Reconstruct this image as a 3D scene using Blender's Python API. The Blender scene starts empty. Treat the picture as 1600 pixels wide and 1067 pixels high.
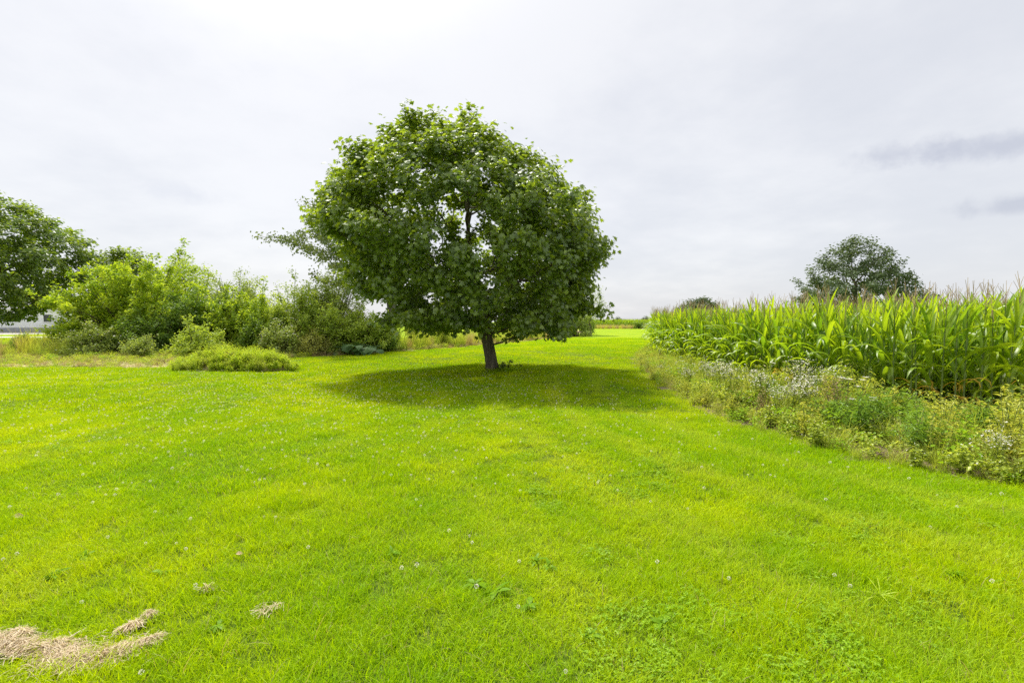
import bpy, math, random
import numpy as np
from mathutils import Vector, Matrix

R = math.radians
sc = bpy.context.scene
COL = sc.collection
RNG = np.random.default_rng(7)

# ------------------------------------------------------------------ camera
CAM_H = 1.6
cam_data = bpy.data.cameras.new('camera')
cam = bpy.data.objects.new('camera', cam_data)
COL.objects.link(cam)
cam.location = (0, 0, CAM_H)
cam.rotation_euler = (R(90 - 2.31), 0, 0)
cam_data.sensor_width = 36.0
cam_data.lens = 17.0
cam_data.clip_start = 0.05
cam_data.clip_end = 6000
sc.camera = cam

# ------------------------------------------------------------------ sky, sun, exposure
SUN_EL, SUN_AZ = 58.0, -28.0            # azimuth from +Y (the view axis), positive towards +X
SUN_DIR = Vector((math.cos(R(SUN_EL)) * math.sin(R(SUN_AZ)), math.cos(R(SUN_EL)) * math.cos(R(SUN_AZ)), math.sin(R(SUN_EL))))
sun_data = bpy.data.lights.new('sun', 'SUN')
sun_data.energy = 2.15
sun_data.angle = R(6.0)
sun_data.color = (1.0, 0.95, 0.86)
sun = bpy.data.objects.new('sun', sun_data)
COL.objects.link(sun)
sun.rotation_euler = SUN_DIR.to_track_quat('Z', 'Y').to_euler()
sun.location = (0, 0, 40)

sc.view_settings.view_transform = 'Standard'
sc.view_settings.look = 'None'
sc.view_settings.gamma = 1.0
sc.view_settings.use_curve_mapping = False
sc.view_settings.exposure = 1.42

world = bpy.data.worlds.new('World')
sc.world = world
world.use_nodes = True
sc.cycles.use_denoising = False
sc.cycles.max_bounces = 8


class NT:
    """small helper to wire nodes"""
    def __init__(s, tree):
        s.t = tree
        tree.nodes.clear()

    def n(s, typ, **kw):
        nd = s.t.nodes.new(typ)
        for k, v in kw.items():
            setattr(nd, k, v)
        return nd

    def link(s, a, b):
        s.t.links.new(a, b)

    def set(s, sock, v):
        if hasattr(v, 'is_linked'):
            s.t.links.new(v, sock)
        else:
            sock.default_value = v

    def math(s, op, a, b=None, c=None, clamp=False):
        nd = s.n('ShaderNodeMath', operation=op, use_clamp=clamp)
        for i, v in enumerate((a, b, c)):
            if v is not None:
                s.set(nd.inputs[i], v)
        return nd.outputs[0]

    def vmath(s, op, a, b=None):
        nd = s.n('ShaderNodeVectorMath', operation=op)
        s.set(nd.inputs[0], a)
        if b is not None:
            s.set(nd.inputs[1], b)
        return nd.outputs['Value'] if op in ('DOT_PRODUCT', 'LENGTH', 'DISTANCE') else nd.outputs[0]

    def mix(s, fac, a, b, blend='MIX'):
        nd = s.n('ShaderNodeMix', data_type='RGBA', blend_type=blend)
        s.set(nd.inputs[0], fac)
        for sk, v in ((nd.inputs[6], a), (nd.inputs[7], b)):
            if isinstance(v, tuple) and len(v) == 3:
                v = v + (1,)
            s.set(sk, v)
        return nd.outputs[2]

    def noise(s, vec, scale, detail=3.0, rough=0.55):
        nd = s.n('ShaderNodeTexNoise')
        s.link(vec, nd.inputs['Vector'])
        nd.inputs['Scale'].default_value = scale
        nd.inputs['Detail'].default_value = detail
        nd.inputs['Roughness'].default_value = rough
        return nd.outputs[0]

    def ramp(s, fac, lo, hi, a=0.0, b=1.0):
        nd = s.n('ShaderNodeMapRange', interpolation_type='SMOOTHSTEP')
        s.set(nd.inputs[0], fac)
        for i, v in enumerate((lo, hi, a, b)):
            nd.inputs[i + 1].default_value = v
        return nd.outputs[0]


def build_world():
    w = NT(world.node_tree)
    tc = w.n('ShaderNodeTexCoord').outputs['Generated']
    d = w.vmath('NORMALIZE', tc)
    sky = w.n('ShaderNodeTexSky', sky_type='NISHITA')
    sky.sun_disc = False
    sky.sun_elevation = R(SUN_EL)
    sky.sun_rotation = R(SUN_AZ)
    sky.air_density = 1.0
    sky.dust_density = 2.0
    sep = w.n('ShaderNodeSeparateXYZ')
    w.link(d, sep.inputs[0])
    z = w.math('MAXIMUM', sep.outputs[2], 0.0)
    inv = w.math('DIVIDE', 1.0, w.math('ADD', z, 0.22))
    cx = w.math('MULTIPLY', sep.outputs[0], inv)
    cy = w.math('MULTIPLY', sep.outputs[1], inv)
    cmb = w.n('ShaderNodeCombineXYZ')
    w.link(cx, cmb.inputs[0]); w.link(cy, cmb.inputs[1])
    p = cmb.outputs[0]
    n1 = w.noise(p, 1.3, 6.0, 0.58)
    n2 = w.noise(p, 4.5, 5.0, 0.6)
    # a veil of high cloud: nearly white where thick, a blue grey where thinner
    thick = w.math('ADD', w.math('MULTIPLY', n1, 0.8), w.math('MULTIPLY', n2, 0.2))
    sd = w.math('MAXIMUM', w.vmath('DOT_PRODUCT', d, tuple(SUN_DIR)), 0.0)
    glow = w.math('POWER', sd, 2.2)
    cover = w.ramp(w.math('ADD', thick, w.math('MULTIPLY', w.math('SUBTRACT', glow, 0.33), 0.42)), 0.30, 0.68)
    cloud = w.mix(cover, (2.8, 2.85, 3.0), (3.35, 3.35, 3.4))
    # sun glow in the veil, boosted out of view to add fill light
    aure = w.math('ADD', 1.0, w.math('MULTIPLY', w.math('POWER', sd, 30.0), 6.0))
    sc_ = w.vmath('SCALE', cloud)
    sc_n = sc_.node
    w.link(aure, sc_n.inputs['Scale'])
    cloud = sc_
    # small darker cumulus scraps hanging under the veil
    def scrap(px, py, hw, hh, amt, col):
        nonlocal cloud
        f = 755.0
        v = Vector(((px - 800) / f, 1.0, (503 - py) / f)).normalized()
        az, el = math.atan2(v.x, v.y), math.asin(v.z)
        a = w.math('ARCTAN2', sep.outputs[0], sep.outputs[1])
        e = w.math('ARCSINE', sep.outputs[2])
        nx = w.noise(d, 26.0, 4.0, 0.6)
        wob = w.math('MULTIPLY', w.math('SUBTRACT', nx, 0.5), 1.9)
        da = w.math('DIVIDE', w.math('SUBTRACT', a, az), hw / f)
        de = w.math('DIVIDE', w.math('SUBTRACT', e, el), hh / f)
        r = w.math('SQRT', w.math('ADD', w.math('MULTIPLY', da, da), w.math('MULTIPLY', de, de)))
        m = w.ramp(w.math('ADD', r, wob), 1.35, 0.1, 0.0, amt)
        cloud = w.mix(m, cloud, col)
    grey = (2.1, 2.16, 2.45)
    scrap(1548, 234, 75, 14, 0.85, grey)
    scrap(1398, 246, 50, 15, 0.8, grey)
    scrap(1572, 322, 45, 11, 0.85, grey)
    scrap(300, 306, 42, 12, 0.75, (2.8, 2.85, 3.05))
    # the Nishita sky shows a little through the thin places
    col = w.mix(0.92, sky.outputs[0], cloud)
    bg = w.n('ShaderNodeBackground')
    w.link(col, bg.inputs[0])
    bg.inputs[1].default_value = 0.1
    out = w.n('ShaderNodeOutputWorld')
    w.link(bg.outputs[0], out.inputs[0])


build_world()

# ------------------------------------------------------------------ helpers: materials
def new_mat(name):
    m = bpy.data.materials.new(name)
    m.use_nodes = True
    return m, NT(m.node_tree)


def leaf_mat(name, dark, light, trans=0.42, warm=1.35, gloss=0.06, rough=0.45, spot=None, world_var=0.0, objvar=0.25):
    """thin leaf: reflects, lets light through and has a weak sheen; each leaf has its own tone"""
    m, w = new_mat(name)
    at = w.n('ShaderNodeAttribute', attribute_name='v').outputs['Fac']
    oi = w.n('ShaderNodeObjectInfo').outputs['Random']
    f = w.math('ADD', w.math('MULTIPLY', at, 1.0 - objvar), w.math('MULTIPLY', oi, objvar))
    if world_var:
        pos = w.n('ShaderNodeNewGeometry').outputs['Position']
        nz = w.ramp(w.noise(pos, world_var, 2.0), 0.3, 0.7)
        f = w.math('ADD', w.math('MULTIPLY', f, 0.55), w.math('MULTIPLY', nz, 0.45))
    c = w.mix(f, dark, light)
    if spot:
        c = w.mix(w.ramp(at, spot[0], spot[0] + 0.01), c, spot[1])
    hs = w.n('ShaderNodeHueSaturation')
    w.link(c, hs.inputs['Color'])
    hs.inputs['Value'].default_value = warm
    tcol = w.mix(1.0, hs.outputs[0], (1.15, 1.05, 0.55), 'MULTIPLY')
    df = w.n('ShaderNodeBsdfDiffuse'); w.link(c, df.inputs[0])
    tr = w.n('ShaderNodeBsdfTranslucent'); w.link(tcol, tr.inputs[0])
    mx = w.n('ShaderNodeMixShader'); mx.inputs[0].default_value = trans
    w.link(df.outputs[0], mx.inputs[1]); w.link(tr.outputs[0], mx.inputs[2])
    gl = w.n('ShaderNodeBsdfGlossy'); gl.inputs['Roughness'].default_value = rough
    mg = w.n('ShaderNodeMixShader'); mg.inputs[0].default_value = gloss
    w.link(mx.outputs[0], mg.inputs[1]); w.link(gl.outputs[0], mg.inputs[2])
    o = w.n('ShaderNodeOutputMaterial'); w.link(mg.outputs[0], o.inputs[0])
    return m


def rough_mat(name, a, b, scale=8.0, detail=5.0, rough=0.9, bump=0.0, stretch=(1, 1, 1), lo=0.3, hi=0.7):
    m, w = new_mat(name)
    tc = w.n('ShaderNodeTexCoord').outputs['Object']
    mp = w.n('ShaderNodeMapping'); w.link(tc, mp.inputs[0]); mp.inputs['Scale'].default_value = stretch
    nz = w.noise(mp.outputs[0], scale, detail)
    c = w.mix(w.ramp(nz, lo, hi), a, b)
    bs = w.n('ShaderNodeBsdfPrincipled')
    w.link(c, bs.inputs['Base Color'])
    bs.inputs['Roughness'].default_value = rough
    if bump:
        bp = w.n('ShaderNodeBump'); bp.inputs['Strength'].default_value = bump; bp.inputs['Distance'].default_value = 0.03
        w.link(nz, bp.inputs['Height']); w.link(bp.outputs[0], bs.inputs['Normal'])
    o = w.n('ShaderNodeOutputMaterial'); w.link(bs.outputs[0], o.inputs[0])
    return m


def lawn_colour(w, pos, f):
    """patches of yellower, deeper and paler turf as they grow, in metres on the ground"""
    mp = w.n('ShaderNodeMapping'); w.link(pos, mp.inputs[0]); mp.inputs['Scale'].default_value = (1, 0.8, 0)
    flat = mp.outputs[0]
    big = w.ramp(w.noise(flat, 0.33, 3.0), 0.34, 0.66)
    mid = w.ramp(w.noise(flat, 1.7, 3.0), 0.35, 0.68)
    pale = w.ramp(w.noise(flat, 0.75, 4.0), 0.55, 0.72)
    c = w.mix(f, (0.165, 0.35, 0.002), (0.48, 0.67, 0.004))
    c = w.mix(w.math('MULTIPLY', big, 0.72), c, (0.57, 0.67, 0.002))
    c = w.mix(w.math('MULTIPLY', mid, 0.5), c, (0.21, 0.43, 0.002))
    c = w.mix(w.math('MULTIPLY', pale, 0.36), c, (0.47, 0.56, 0.05))
    # tracks of the mower round the corner of the field
    rho = w.vmath('DISTANCE', flat, (9.5, 8.4, 0.0))
    arc = w.ramp(w.math('SINE', w.math('ADD', w.math('MULTIPLY', rho, 5.2), w.math('MULTIPLY', big, 1.5))), 0.1, 0.9)
    arc = w.math('MULTIPLY', arc, w.math('MULTIPLY', w.ramp(rho, 5.6, 6.4), w.ramp(rho, 12.5, 8.5)))
    c = w.mix(w.math('MULTIPLY', arc, 0.3), c, (0.52, 0.62, 0.06))
    return c


def grass_mat():
    m, w = new_mat('grass_blades')
    at = w.n('ShaderNodeAttribute', attribute_name='v').outputs['Fac']
    pos = w.n('ShaderNodeNewGeometry').outputs['Position']
    c = lawn_colour(w, pos, at)
    c = w.mix(w.ramp(at, 0.965, 0.97), c, (0.42, 0.36, 0.17))       # a dry blade here and there
    df = w.n('ShaderNodeBsdfDiffuse'); w.link(c, df.inputs[0])
    tr = w.n('ShaderNodeBsdfTranslucent')
    w.link(w.mix(1.0, c, (1.4, 1.25, 0.5), 'MULTIPLY'), tr.inputs[0])
    mx = w.n('ShaderNodeMixShader'); mx.inputs[0].default_value = 0.45
    w.link(df.outputs[0], mx.inputs[1]); w.link(tr.outputs[0], mx.inputs[2])
    gl = w.n('ShaderNodeBsdfGlossy'); gl.inputs['Roughness'].default_value = 0.45
    mg = w.n('ShaderNodeMixShader'); mg.inputs[0].default_value = 0.01
    w.link(mx.outputs[0], mg.inputs[1]); w.link(gl.outputs[0], mg.inputs[2])
    o = w.n('ShaderNodeOutputMaterial'); w.link(mg.outputs[0], o.inputs[0])
    return m


def lawn_ground_mat():
    m, w = new_mat('lawn_ground')
    pos = w.n('ShaderNodeNewGeometry').outputs['Position']
    fine = w.ramp(w.noise(pos, 14.0, 4.0), 0.25, 0.75)
    c = lawn_colour(w, pos, fine)
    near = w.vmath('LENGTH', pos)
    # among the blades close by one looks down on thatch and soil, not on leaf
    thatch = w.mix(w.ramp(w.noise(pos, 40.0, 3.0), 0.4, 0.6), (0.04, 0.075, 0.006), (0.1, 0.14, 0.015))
    far = w.mix(0.62, (0.0, 0.0, 0.0), c)  # far turf colour dimmed in place of shade between the blades
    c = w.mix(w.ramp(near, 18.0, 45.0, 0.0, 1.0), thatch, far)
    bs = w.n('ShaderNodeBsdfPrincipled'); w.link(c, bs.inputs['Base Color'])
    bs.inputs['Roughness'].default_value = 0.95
    bs.inputs['Specular IOR Level'].default_value = 0.1
    o = w.n('ShaderNodeOutputMaterial'); w.link(bs.outputs[0], o.inputs[0])
    return m


M = {}
M['grass'] = grass_mat()
M['lawn_ground'] = lawn_ground_mat()
M['soil'] = rough_mat('field_soil', (0.09, 0.06, 0.035), (0.19, 0.14, 0.085), 3.0)
M['litter'] = rough_mat('brush_litter_soil', (0.27, 0.24, 0.08), (0.45, 0.38, 0.18), 1.6)
M['bark'] = rough_mat('bark_grey_brown', (0.07, 0.055, 0.04), (0.2, 0.165, 0.125), 16.0, 6.0, 0.95, 0.9, (1, 1, 0.22))
M['bark_pale'] = rough_mat('bark_pale', (0.1, 0.09, 0.075), (0.2, 0.185, 0.16), 12.0, 5.0, 0.9, 0.5, (1, 1, 0.3))
M['twig'] = rough_mat('twig_brown', (0.09, 0.065, 0.045), (0.19, 0.15, 0.11), 10.0)
M['stem_green'] = rough_mat('green_stem', (0.09, 0.13, 0.03), (0.16, 0.2, 0.05), 9.0, 3.0, 0.6)
M['corn_stalk'] = rough_mat('corn_stalk', (0.1, 0.16, 0.03), (0.19, 0.26, 0.06), 7.0, 3.0, 0.5)
M['corn_leaf'] = leaf_mat('corn_leaf', (0.14, 0.28, 0.014), (0.4, 0.52, 0.018), 0.52, 1.45, 0.05, 0.42)
M['corn_leaf_yellow'] = leaf_mat('corn_leaf_yellow', (0.66, 0.45, 0.05), (0.78, 0.56, 0.1), 0.45, 1.1, 0.02)
M['tassel'] = leaf_mat('corn_tassel', (0.5, 0.4, 0.28), (0.66, 0.56, 0.36), 0.35, 1.0, 0.0)
M['maple'] = leaf_mat('maple_leaf', (0.05, 0.115, 0.014), (0.28, 0.38, 0.03), 0.45, 1.6, 0.085, 0.42)
M['maple_far'] = leaf_mat('maple_leaf_far', (0.07, 0.14, 0.018), (0.3, 0.4, 0.03), 0.44, 1.5, 0.07)
M['poplar'] = leaf_mat('poplar_leaf', (0.1, 0.15, 0.045), (0.19, 0.25, 0.075), 0.36, 1.3, 0.06, 0.45)
M['boxelder'] = leaf_mat('yellow_green_leaf', (0.2, 0.33, 0.02), (0.52, 0.63, 0.045), 0.44, 1.35, 0.03)
M['dark_shrub'] = leaf_mat('dark_green_leaf', (0.09, 0.18, 0.02), (0.25, 0.37, 0.04), 0.38, 1.35, 0.03)
M['grey_shrub'] = leaf_mat('grey_green_leaf', (0.2, 0.29, 0.055), (0.46, 0.56, 0.12), 0.36, 1.25, 0.04)
M['olive_shrub'] = leaf_mat('olive_leaf', (0.21, 0.32, 0.035), (0.5, 0.61, 0.08), 0.38, 1.35, 0.03)
M['rust_shrub'] = leaf_mat('rusty_leaf', (0.26, 0.28, 0.06), (0.44, 0.46, 0.11), 0.3, 1.2, 0.02)
M['oak'] = leaf_mat('oak_leaf', (0.06, 0.1, 0.045), (0.125, 0.175, 0.075), 0.32, 1.2, 0.03)  # leaf colour kept grey in place of distance haze
M['burdock'] = leaf_mat('broad_leaf', (0.075, 0.16, 0.045), (0.14, 0.24, 0.07), 0.28, 1.2, 0.03, 0.5)
M['weed'] = leaf_mat('weed_leaf', (0.21, 0.29, 0.03), (0.5, 0.58, 0.09), 0.44, 1.35, 0.025)
M['weed_feather'] = leaf_mat('feathery_weed_leaf', (0.13, 0.25, 0.03), (0.26, 0.41, 0.04), 0.42, 1.35, 0.02)
M['weed_yellow'] = leaf_mat('yellowish_weed_leaf', (0.33, 0.39, 0.04), (0.62, 0.63, 0.13), 0.44, 1.25, 0.02)
M['weed_brown'] = leaf_mat('withered_weed', (0.26, 0.19, 0.08), (0.45, 0.36, 0.18), 0.25, 1.1, 0.02)
M['lime_weed'] = leaf_mat('lime_weed_leaf', (0.3, 0.44, 0.025), (0.58, 0.68, 0.07), 0.45, 1.3, 0.02)
M['turf_weed'] = leaf_mat('turf_weed_leaf', (0.1, 0.22, 0.01), (0.2, 0.36, 0.015), 0.35, 1.3, 0.01)
M['petal'] = leaf_mat('white_petal', (0.72, 0.7, 0.62), (0.84, 0.83, 0.78), 0.3, 1.0, 0.0, spot=None, objvar=0.0)
M['yellow_flower'] = leaf_mat('yellow_flower', (0.55, 0.42, 0.04), (0.68, 0.55, 0.08), 0.3, 1.0, 0.0)
M['straw'] = leaf_mat('dry_straw', (0.42, 0.33, 0.2), (0.82, 0.71, 0.53), 0.3, 1.0, 0.02)
M['tan_grass'] = leaf_mat('tan_grass', (0.45, 0.37, 0.17), (0.66, 0.56, 0.3), 0.3, 1.0, 0.01)
M['clover'] = leaf_mat('clover_leaf', (0.19, 0.36, 0.014), (0.33, 0.49, 0.025), 0.4, 1.3, 0.012)
M['white_siding'] = rough_mat('white_siding', (0.82, 0.83, 0.85), (0.9, 0.9, 0.91), 0.6, 2.0, 0.6)
M['grey_band'] = rough_mat('grey_skirt', (0.3, 0.31, 0.34), (0.38, 0.39, 0.42), 1.5, 3.0, 0.7)
M['roof'] = rough_mat('grey_shingles', (0.2, 0.2, 0.21), (0.3, 0.3, 0.31), 5.0, 3.0, 0.9)
M['gravel'] = rough_mat('driveway_gravel', (0.5, 0.47, 0.42), (0.62, 0.59, 0.54), 4.0, 4.0, 0.95)
M['bounce_yard'] = rough_mat('neutral_bounce_gravel', (0.33, 0.32, 0.3), (0.42, 0.41, 0.39), 3.0, 4.0, 0.95)
M['dark_glass'] = rough_mat('window_glass', (0.03, 0.035, 0.04), (0.05, 0.055, 0.06), 1.0, 1.0, 0.1)
M['dead_leaf'] = leaf_mat('dead_leaf', (0.42, 0.3, 0.16), (0.58, 0.45, 0.28), 0.2, 1.0, 0.02)

# ------------------------------------------------------------------ helpers: meshes
def mesh_np(name, V, F, mat, v=None, smooth=False):
    """V (n,3); F: list of int arrays (m,3) or (m,4); v: per-face tone"""
    V = np.asarray(V, dtype=np.float32)
    F = [np.asarray(f, dtype=np.int32) for f in F if len(f)]
    me = bpy.data.meshes.new(name)
    nl = sum(f.size for f in F)
    npoly = sum(len(f) for f in F)
    me.vertices.add(len(V)); me.loops.add(nl); me.polygons.add(npoly)
    me.vertices.foreach_set('co', V.ravel())
    me.loops.foreach_set('vertex_index', np.concatenate([f.ravel() for f in F]))
    sizes = np.concatenate([np.full(len(f), f.shape[1], np.int32) for f in F])
    me.polygons.foreach_set('loop_start', np.concatenate([[0], np.cumsum(sizes)[:-1]]).astype(np.int32))
    try:
        me.polygons.foreach_set('loop_total', sizes)
    except Exception:
        pass
    if v is not None:
        a = me.attributes.new('v', 'FLOAT', 'FACE')
        a.data.foreach_set('value', np.asarray(v, dtype=np.float32))
    me.polygons.foreach_set('use_smooth', np.full(npoly, smooth))
    if mat is not None:
        me.materials.append(mat)
    me.update(calc_edges=True)
    return me


def link(name, me, parent=None, loc=None, rot=None, scale=None):
    o = bpy.data.objects.new(name, me)
    COL.objects.link(o)
    if parent is not None:
        o.parent = parent
    if loc is not None:
        o.location = loc
    if rot is not None:
        o.rotation_euler = rot
    if scale is not None:
        o.scale = (scale,) * 3 if isinstance(scale, (int, float)) else scale
    return o


def thing(name, label, cat, loc=(0, 0, 0), rz=0.0, group=None):
    o = link(name, None, None, loc, (0, 0, rz))
    o.empty_display_size = 0.2
    return tag(o, label, cat, group)


def tag(o, label=None, cat=None, group=None, kind=None):
    for k, v in (('label', label), ('category', cat), ('group', group), ('kind', kind)):
        if v:
            o[k] = v
    return o


def norm(a):
    return a / np.maximum(np.linalg.norm(a, axis=-1, keepdims=True), 1e-9)


class Acc:
    """collects pieces of one mesh"""
    def __init__(s):
        s.V, s.T, s.Q, s.vt, s.vq, s.n = [], [], [], [], [], 0

    def add(s, V, tris=None, quads=None, v=0.5):
        if tris is not None and len(tris):
            t = np.asarray(tris) + s.n
            s.T.append(t); s.vt.append(np.broadcast_to(v, (len(t),)))
        if quads is not None and len(quads):
            q = np.asarray(quads) + s.n
            s.Q.append(q); s.vq.append(np.broadcast_to(v, (len(q),)))
        s.V.append(np.asarray(V, dtype=float)); s.n += len(V)

    def tube(s, P, rad, sides=5, v=0.5, cap=True):
        P = np.asarray(P, dtype=float); n = len(P)
        rad = np.broadcast_to(rad, (n,))
        T = np.gradient(P, axis=0) if n > 1 else np.array([[0, 0, 1.0]])
        T = norm(T)
        ref = np.tile(np.array([0.0, 0.0, 1.0]), (n, 1))
        ref[np.abs(T[:, 2]) > 0.9] = (1.0, 0, 0)
        # one frame for the whole tube keeps it from twisting
        a = np.cross(T, ref[0]); bad = np.linalg.norm(a, axis=1) < 0.05
        a[bad] = np.cross(T[bad], [0.3, 0.9, 0.1]); a = norm(a)
        b = np.cross(T, a)
        th = np.linspace(0, 2 * math.pi, sides, endpoint=False)
        ring = P[:, None, :] + rad[:, None, None] * (np.cos(th)[None, :, None] * a[:, None, :] + np.sin(th)[None, :, None] * b[:, None, :])
        i = np.arange(n - 1)[:, None] * sides; k = np.arange(sides)[None, :]; k2 = (k + 1) % sides
        q = np.stack([i + k, i + k2, i + sides + k2, i + sides + k], -1).reshape(-1, 4)
        s.add(ring.reshape(-1, 3), quads=q, v=v)

    def strip(s, P, W, v=0.5):
        """a ribbon: centre line P, half-width vectors W"""
        n = len(P)
        V = np.concatenate([P - W, P + W])
        i = np.arange(n - 1)
        s.add(V, quads=np.stack([i, i + n, i + n + 1, i + 1], -1), v=v)

    def scatter(s, tmpl, tris, pos, X, Y, Z, size, v):
        """copies of a small template (k,3) with axes X,Y,Z (n,3)"""
        k = len(tmpl); n = len(pos)
        size = np.broadcast_to(size, (n,))
        W = (tmpl[None, :, 0, None] * X[:, None, :] + tmpl[None, :, 1, None] * Y[:, None, :] + tmpl[None, :, 2, None] * Z[:, None, :]) * size[:, None, None] + pos[:, None, :]
        t = (np.asarray(tris)[None] + (np.arange(n) * k)[:, None, None]).reshape(-1, 3)
        s.add(W.reshape(-1, 3), tris=t, v=np.repeat(np.broadcast_to(v, (n,)), len(tris)))

    def mesh(s, name, mat, smooth=False):
        F, v = [], []
        if s.T:
            F.append(np.concatenate(s.T)); v.append(np.concatenate(s.vt))
        if s.Q:
            F.append(np.concatenate(s.Q)); v.append(np.concatenate(s.vq))
        return mesh_np(name, np.concatenate(s.V), F, mat, np.concatenate(v), smooth)


# leaf templates: x across, y along from the stalk, z normal
LEAF2 = (np.array([[0, 0, 0], [0.36, 0.45, 0.1], [0, 1, -0.05], [-0.36, 0.45, 0.1]]), [(0, 1, 2), (0, 2, 3)])
LEAF_NARROW = (np.array([[0, 0, 0], [0.17, 0.42, 0.05], [0, 1, -0.14], [-0.17, 0.42, 0.05]]), [(0, 1, 2), (0, 2, 3)])
_mp = np.array([[0, 0.12, 0.0], [0.16, 0.02, 0.0], [0.5, 0.2, -0.06], [0.3, 0.36, 0.03], [0.42, 0.72, -0.06], [0.14, 0.62, 0.03], [0, 1.02, -0.1],
                [-0.14, 0.62, 0.03], [-0.42, 0.72, -0.06], [-0.3, 0.36, 0.03], [-0.5, 0.2, -0.06], [-0.16, 0.02, 0.0]])
LEAF_MAPLE = (_mp, [(0, 1, 3), (1, 2, 3), (0, 3, 5), (3, 4, 5), (0, 5, 7), (5, 6, 7), (0, 7, 9), (7, 8, 9), (0, 9, 11), (9, 10, 11)])
_th = np.linspace(0, 2 * math.pi, 6, endpoint=False)
DISC = (np.concatenate([[[0, 0, 0.12]], np.stack([np.cos(_th) * .5, np.sin(_th) * .5, np.zeros(6)], 1)]), [(0, i + 1, (i + 1) % 6 + 1) for i in range(6)])


def leaf_axes(rng, n, out, up=0.6, outw=0.5, rnd=0.7, droop=0.35):
    """leaf normals mostly up and out, blades pointing out and down"""
    r = rng.normal(size=(n, 3))
    Z = norm(np.array([0, 0, up]) + outw * out + rnd * norm(r))
    d = norm(out + 0.8 * norm(rng.normal(size=(n, 3))) + np.array([0, 0, -droop]))
    Y = norm(d - (d * Z).sum(1, keepdims=True) * Z)
    X = np.cross(Y, Z)
    return X, Y, Z


def inside(poly, x, y):
    x = np.asarray(x); y = np.asarray(y)
    res = np.zeros(x.shape, bool)
    n = len(poly); j = n - 1
    for i in range(n):
        xi, yi = poly[i]; xj, yj = poly[j]
        c = ((yi > y) != (yj > y)) & (x < (xj - xi) * (y - yi) / (yj - yi + 1e-12) + xi)
        res ^= c
        j = i
    return res


def poly_dist(line, x, y):
    """distance to a polyline"""
    P = np.stack([x, y], -1); best = np.full(P.shape[:-1], 1e9)
    for a, b in zip(line[:-1], line[1:]):
        a = np.array(a, float); b = np.array(b, float); ab = b - a
        t = np.clip(((P - a) @ ab) / (ab @ ab), 0, 1)
        best = np.minimum(best, np.linalg.norm(P - a - t[..., None] * ab, axis=-1))
    return best


def spot(px, d):
    """bearing in the survey photo and distance in metres -> place on the ground"""
    return ((px - 800) / 755.0 * d, d)


def ztop(py, d):
    return CAM_H + (503 - py) * d / 755.0


# ------------------------------------------------------------------ ground
def hfun(x, y):
    x = np.asarray(x, float); y = np.asarray(y, float)
    r = np.hypot(x, y)
    fade = np.clip(1 - r / 60, 0, 1)
    near = np.clip(1 - r / 14, 0, 1)
    h = 0.05 * np.sin(x * 0.55 + 0.6) * np.cos(y * 0.4 + 0.9) * fade + 0.03 * np.sin(x * 1.3 + y * 0.9) * fade
    h = h + near * 0.012 * (np.sin(x * 4.1 + 1.3 * np.sin(y * 2.3)) * np.cos(y * 3.7 + 0.8 * np.sin(x * 1.9)))
    return h


def h1(x, y):
    return float(hfun(x, y))


def build_ground():
    rr = np.concatenate([np.arange(0.0, 16, 0.16), 16 * 1.05 ** np.arange(0, 106)])
    rr[0] = 0.01
    na = 220
    th = np.linspace(0, 2 * math.pi, na, endpoint=False)
    X = rr[:, None] * np.cos(th); Y = rr[:, None] * np.sin(th)
    V = np.stack([X, Y, hfun(X, Y)], -1).reshape(-1, 3)
    i = np.arange(len(rr) - 1)[:, None] * na; k = np.arange(na)[None]; k2 = (k + 1) % na
    q = np.stack([i + k, i + na + k, i + na + k2, i + k2], -1).reshape(-1, 4)
    o = link('ground', mesh_np('ground', V, [q], M['lawn_ground'], smooth=True))
    tag(o, 'mown green lawn ground reaching to the horizon', 'ground', kind='structure')


def region_sheet(name, poly, res, mat, label, lift=0.006):
    P = np.array(poly); lo = P.min(0); hi = P.max(0)
    xs = np.arange(lo[0], hi[0] + res, res); ys = np.arange(lo[1], hi[1] + res, res)
    X, Y = np.meshgrid(xs, ys, indexing='ij')
    V = np.stack([X, Y, hfun(X, Y) + lift], -1)
    cx = X[:-1, :-1] + res / 2; cy = Y[:-1, :-1] + res / 2
    ok = inside(poly, cx, cy)
    n = len(ys)
    idx = np.arange(len(xs) * n).reshape(len(xs), n)
    q = np.stack([idx[:-1, :-1], idx[1:, :-1], idx[1:, 1:], idx[:-1, 1:]], -1)[ok]
    used, inv = np.unique(q, return_inverse=True)
    me = mesh_np(name, V.reshape(-1, 3)[used], [inv.reshape(q.shape)], mat, smooth=True)
    return tag(link(name, me), label, 'ground', kind='structure')


ROUGH = [(-45, 16.6), (-17.8, 16.8), (-12.6, 16.9), (-11.4, 18.2), (-9.9, 21.3), (-6.8, 25.2), (-2.6, 32), (2, 42), (8.0, 62), (15, 92),
         (12, 97), (4, 68), (-3, 48), (-9, 38), (-16, 34), (-22, 29), (-45, 27)]
LAWN_EDGE = [(24, 1.2), (14, 2.2), (9, 3.3), (4.95, 4.68), (3.95, 5.85), (3.45, 8.5), (3.55, 11.3), (4.35, 17), (5.3, 21), (7.0, 26.5), (8.8, 30.8), (13.2, 38.6), (45, 60)]
CORN_EDGE = [(26, 7.7), (14, 7.65), (8.2, 7.7), (7.0, 8.1), (6.25, 9.3), (6.1, 12.5), (6.2, 18), (6.9, 24), (8.9, 30.2), (13.2, 38), (44, 59)]
FIELD = LAWN_EDGE + [(120, 60), (120, 1.2)]
CORN = CORN_EDGE + [(120, 59), (120, 7.7)]
MOUND_C, MOUND_R = (-9.2, 16.0), (2.0, 1.0)

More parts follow.
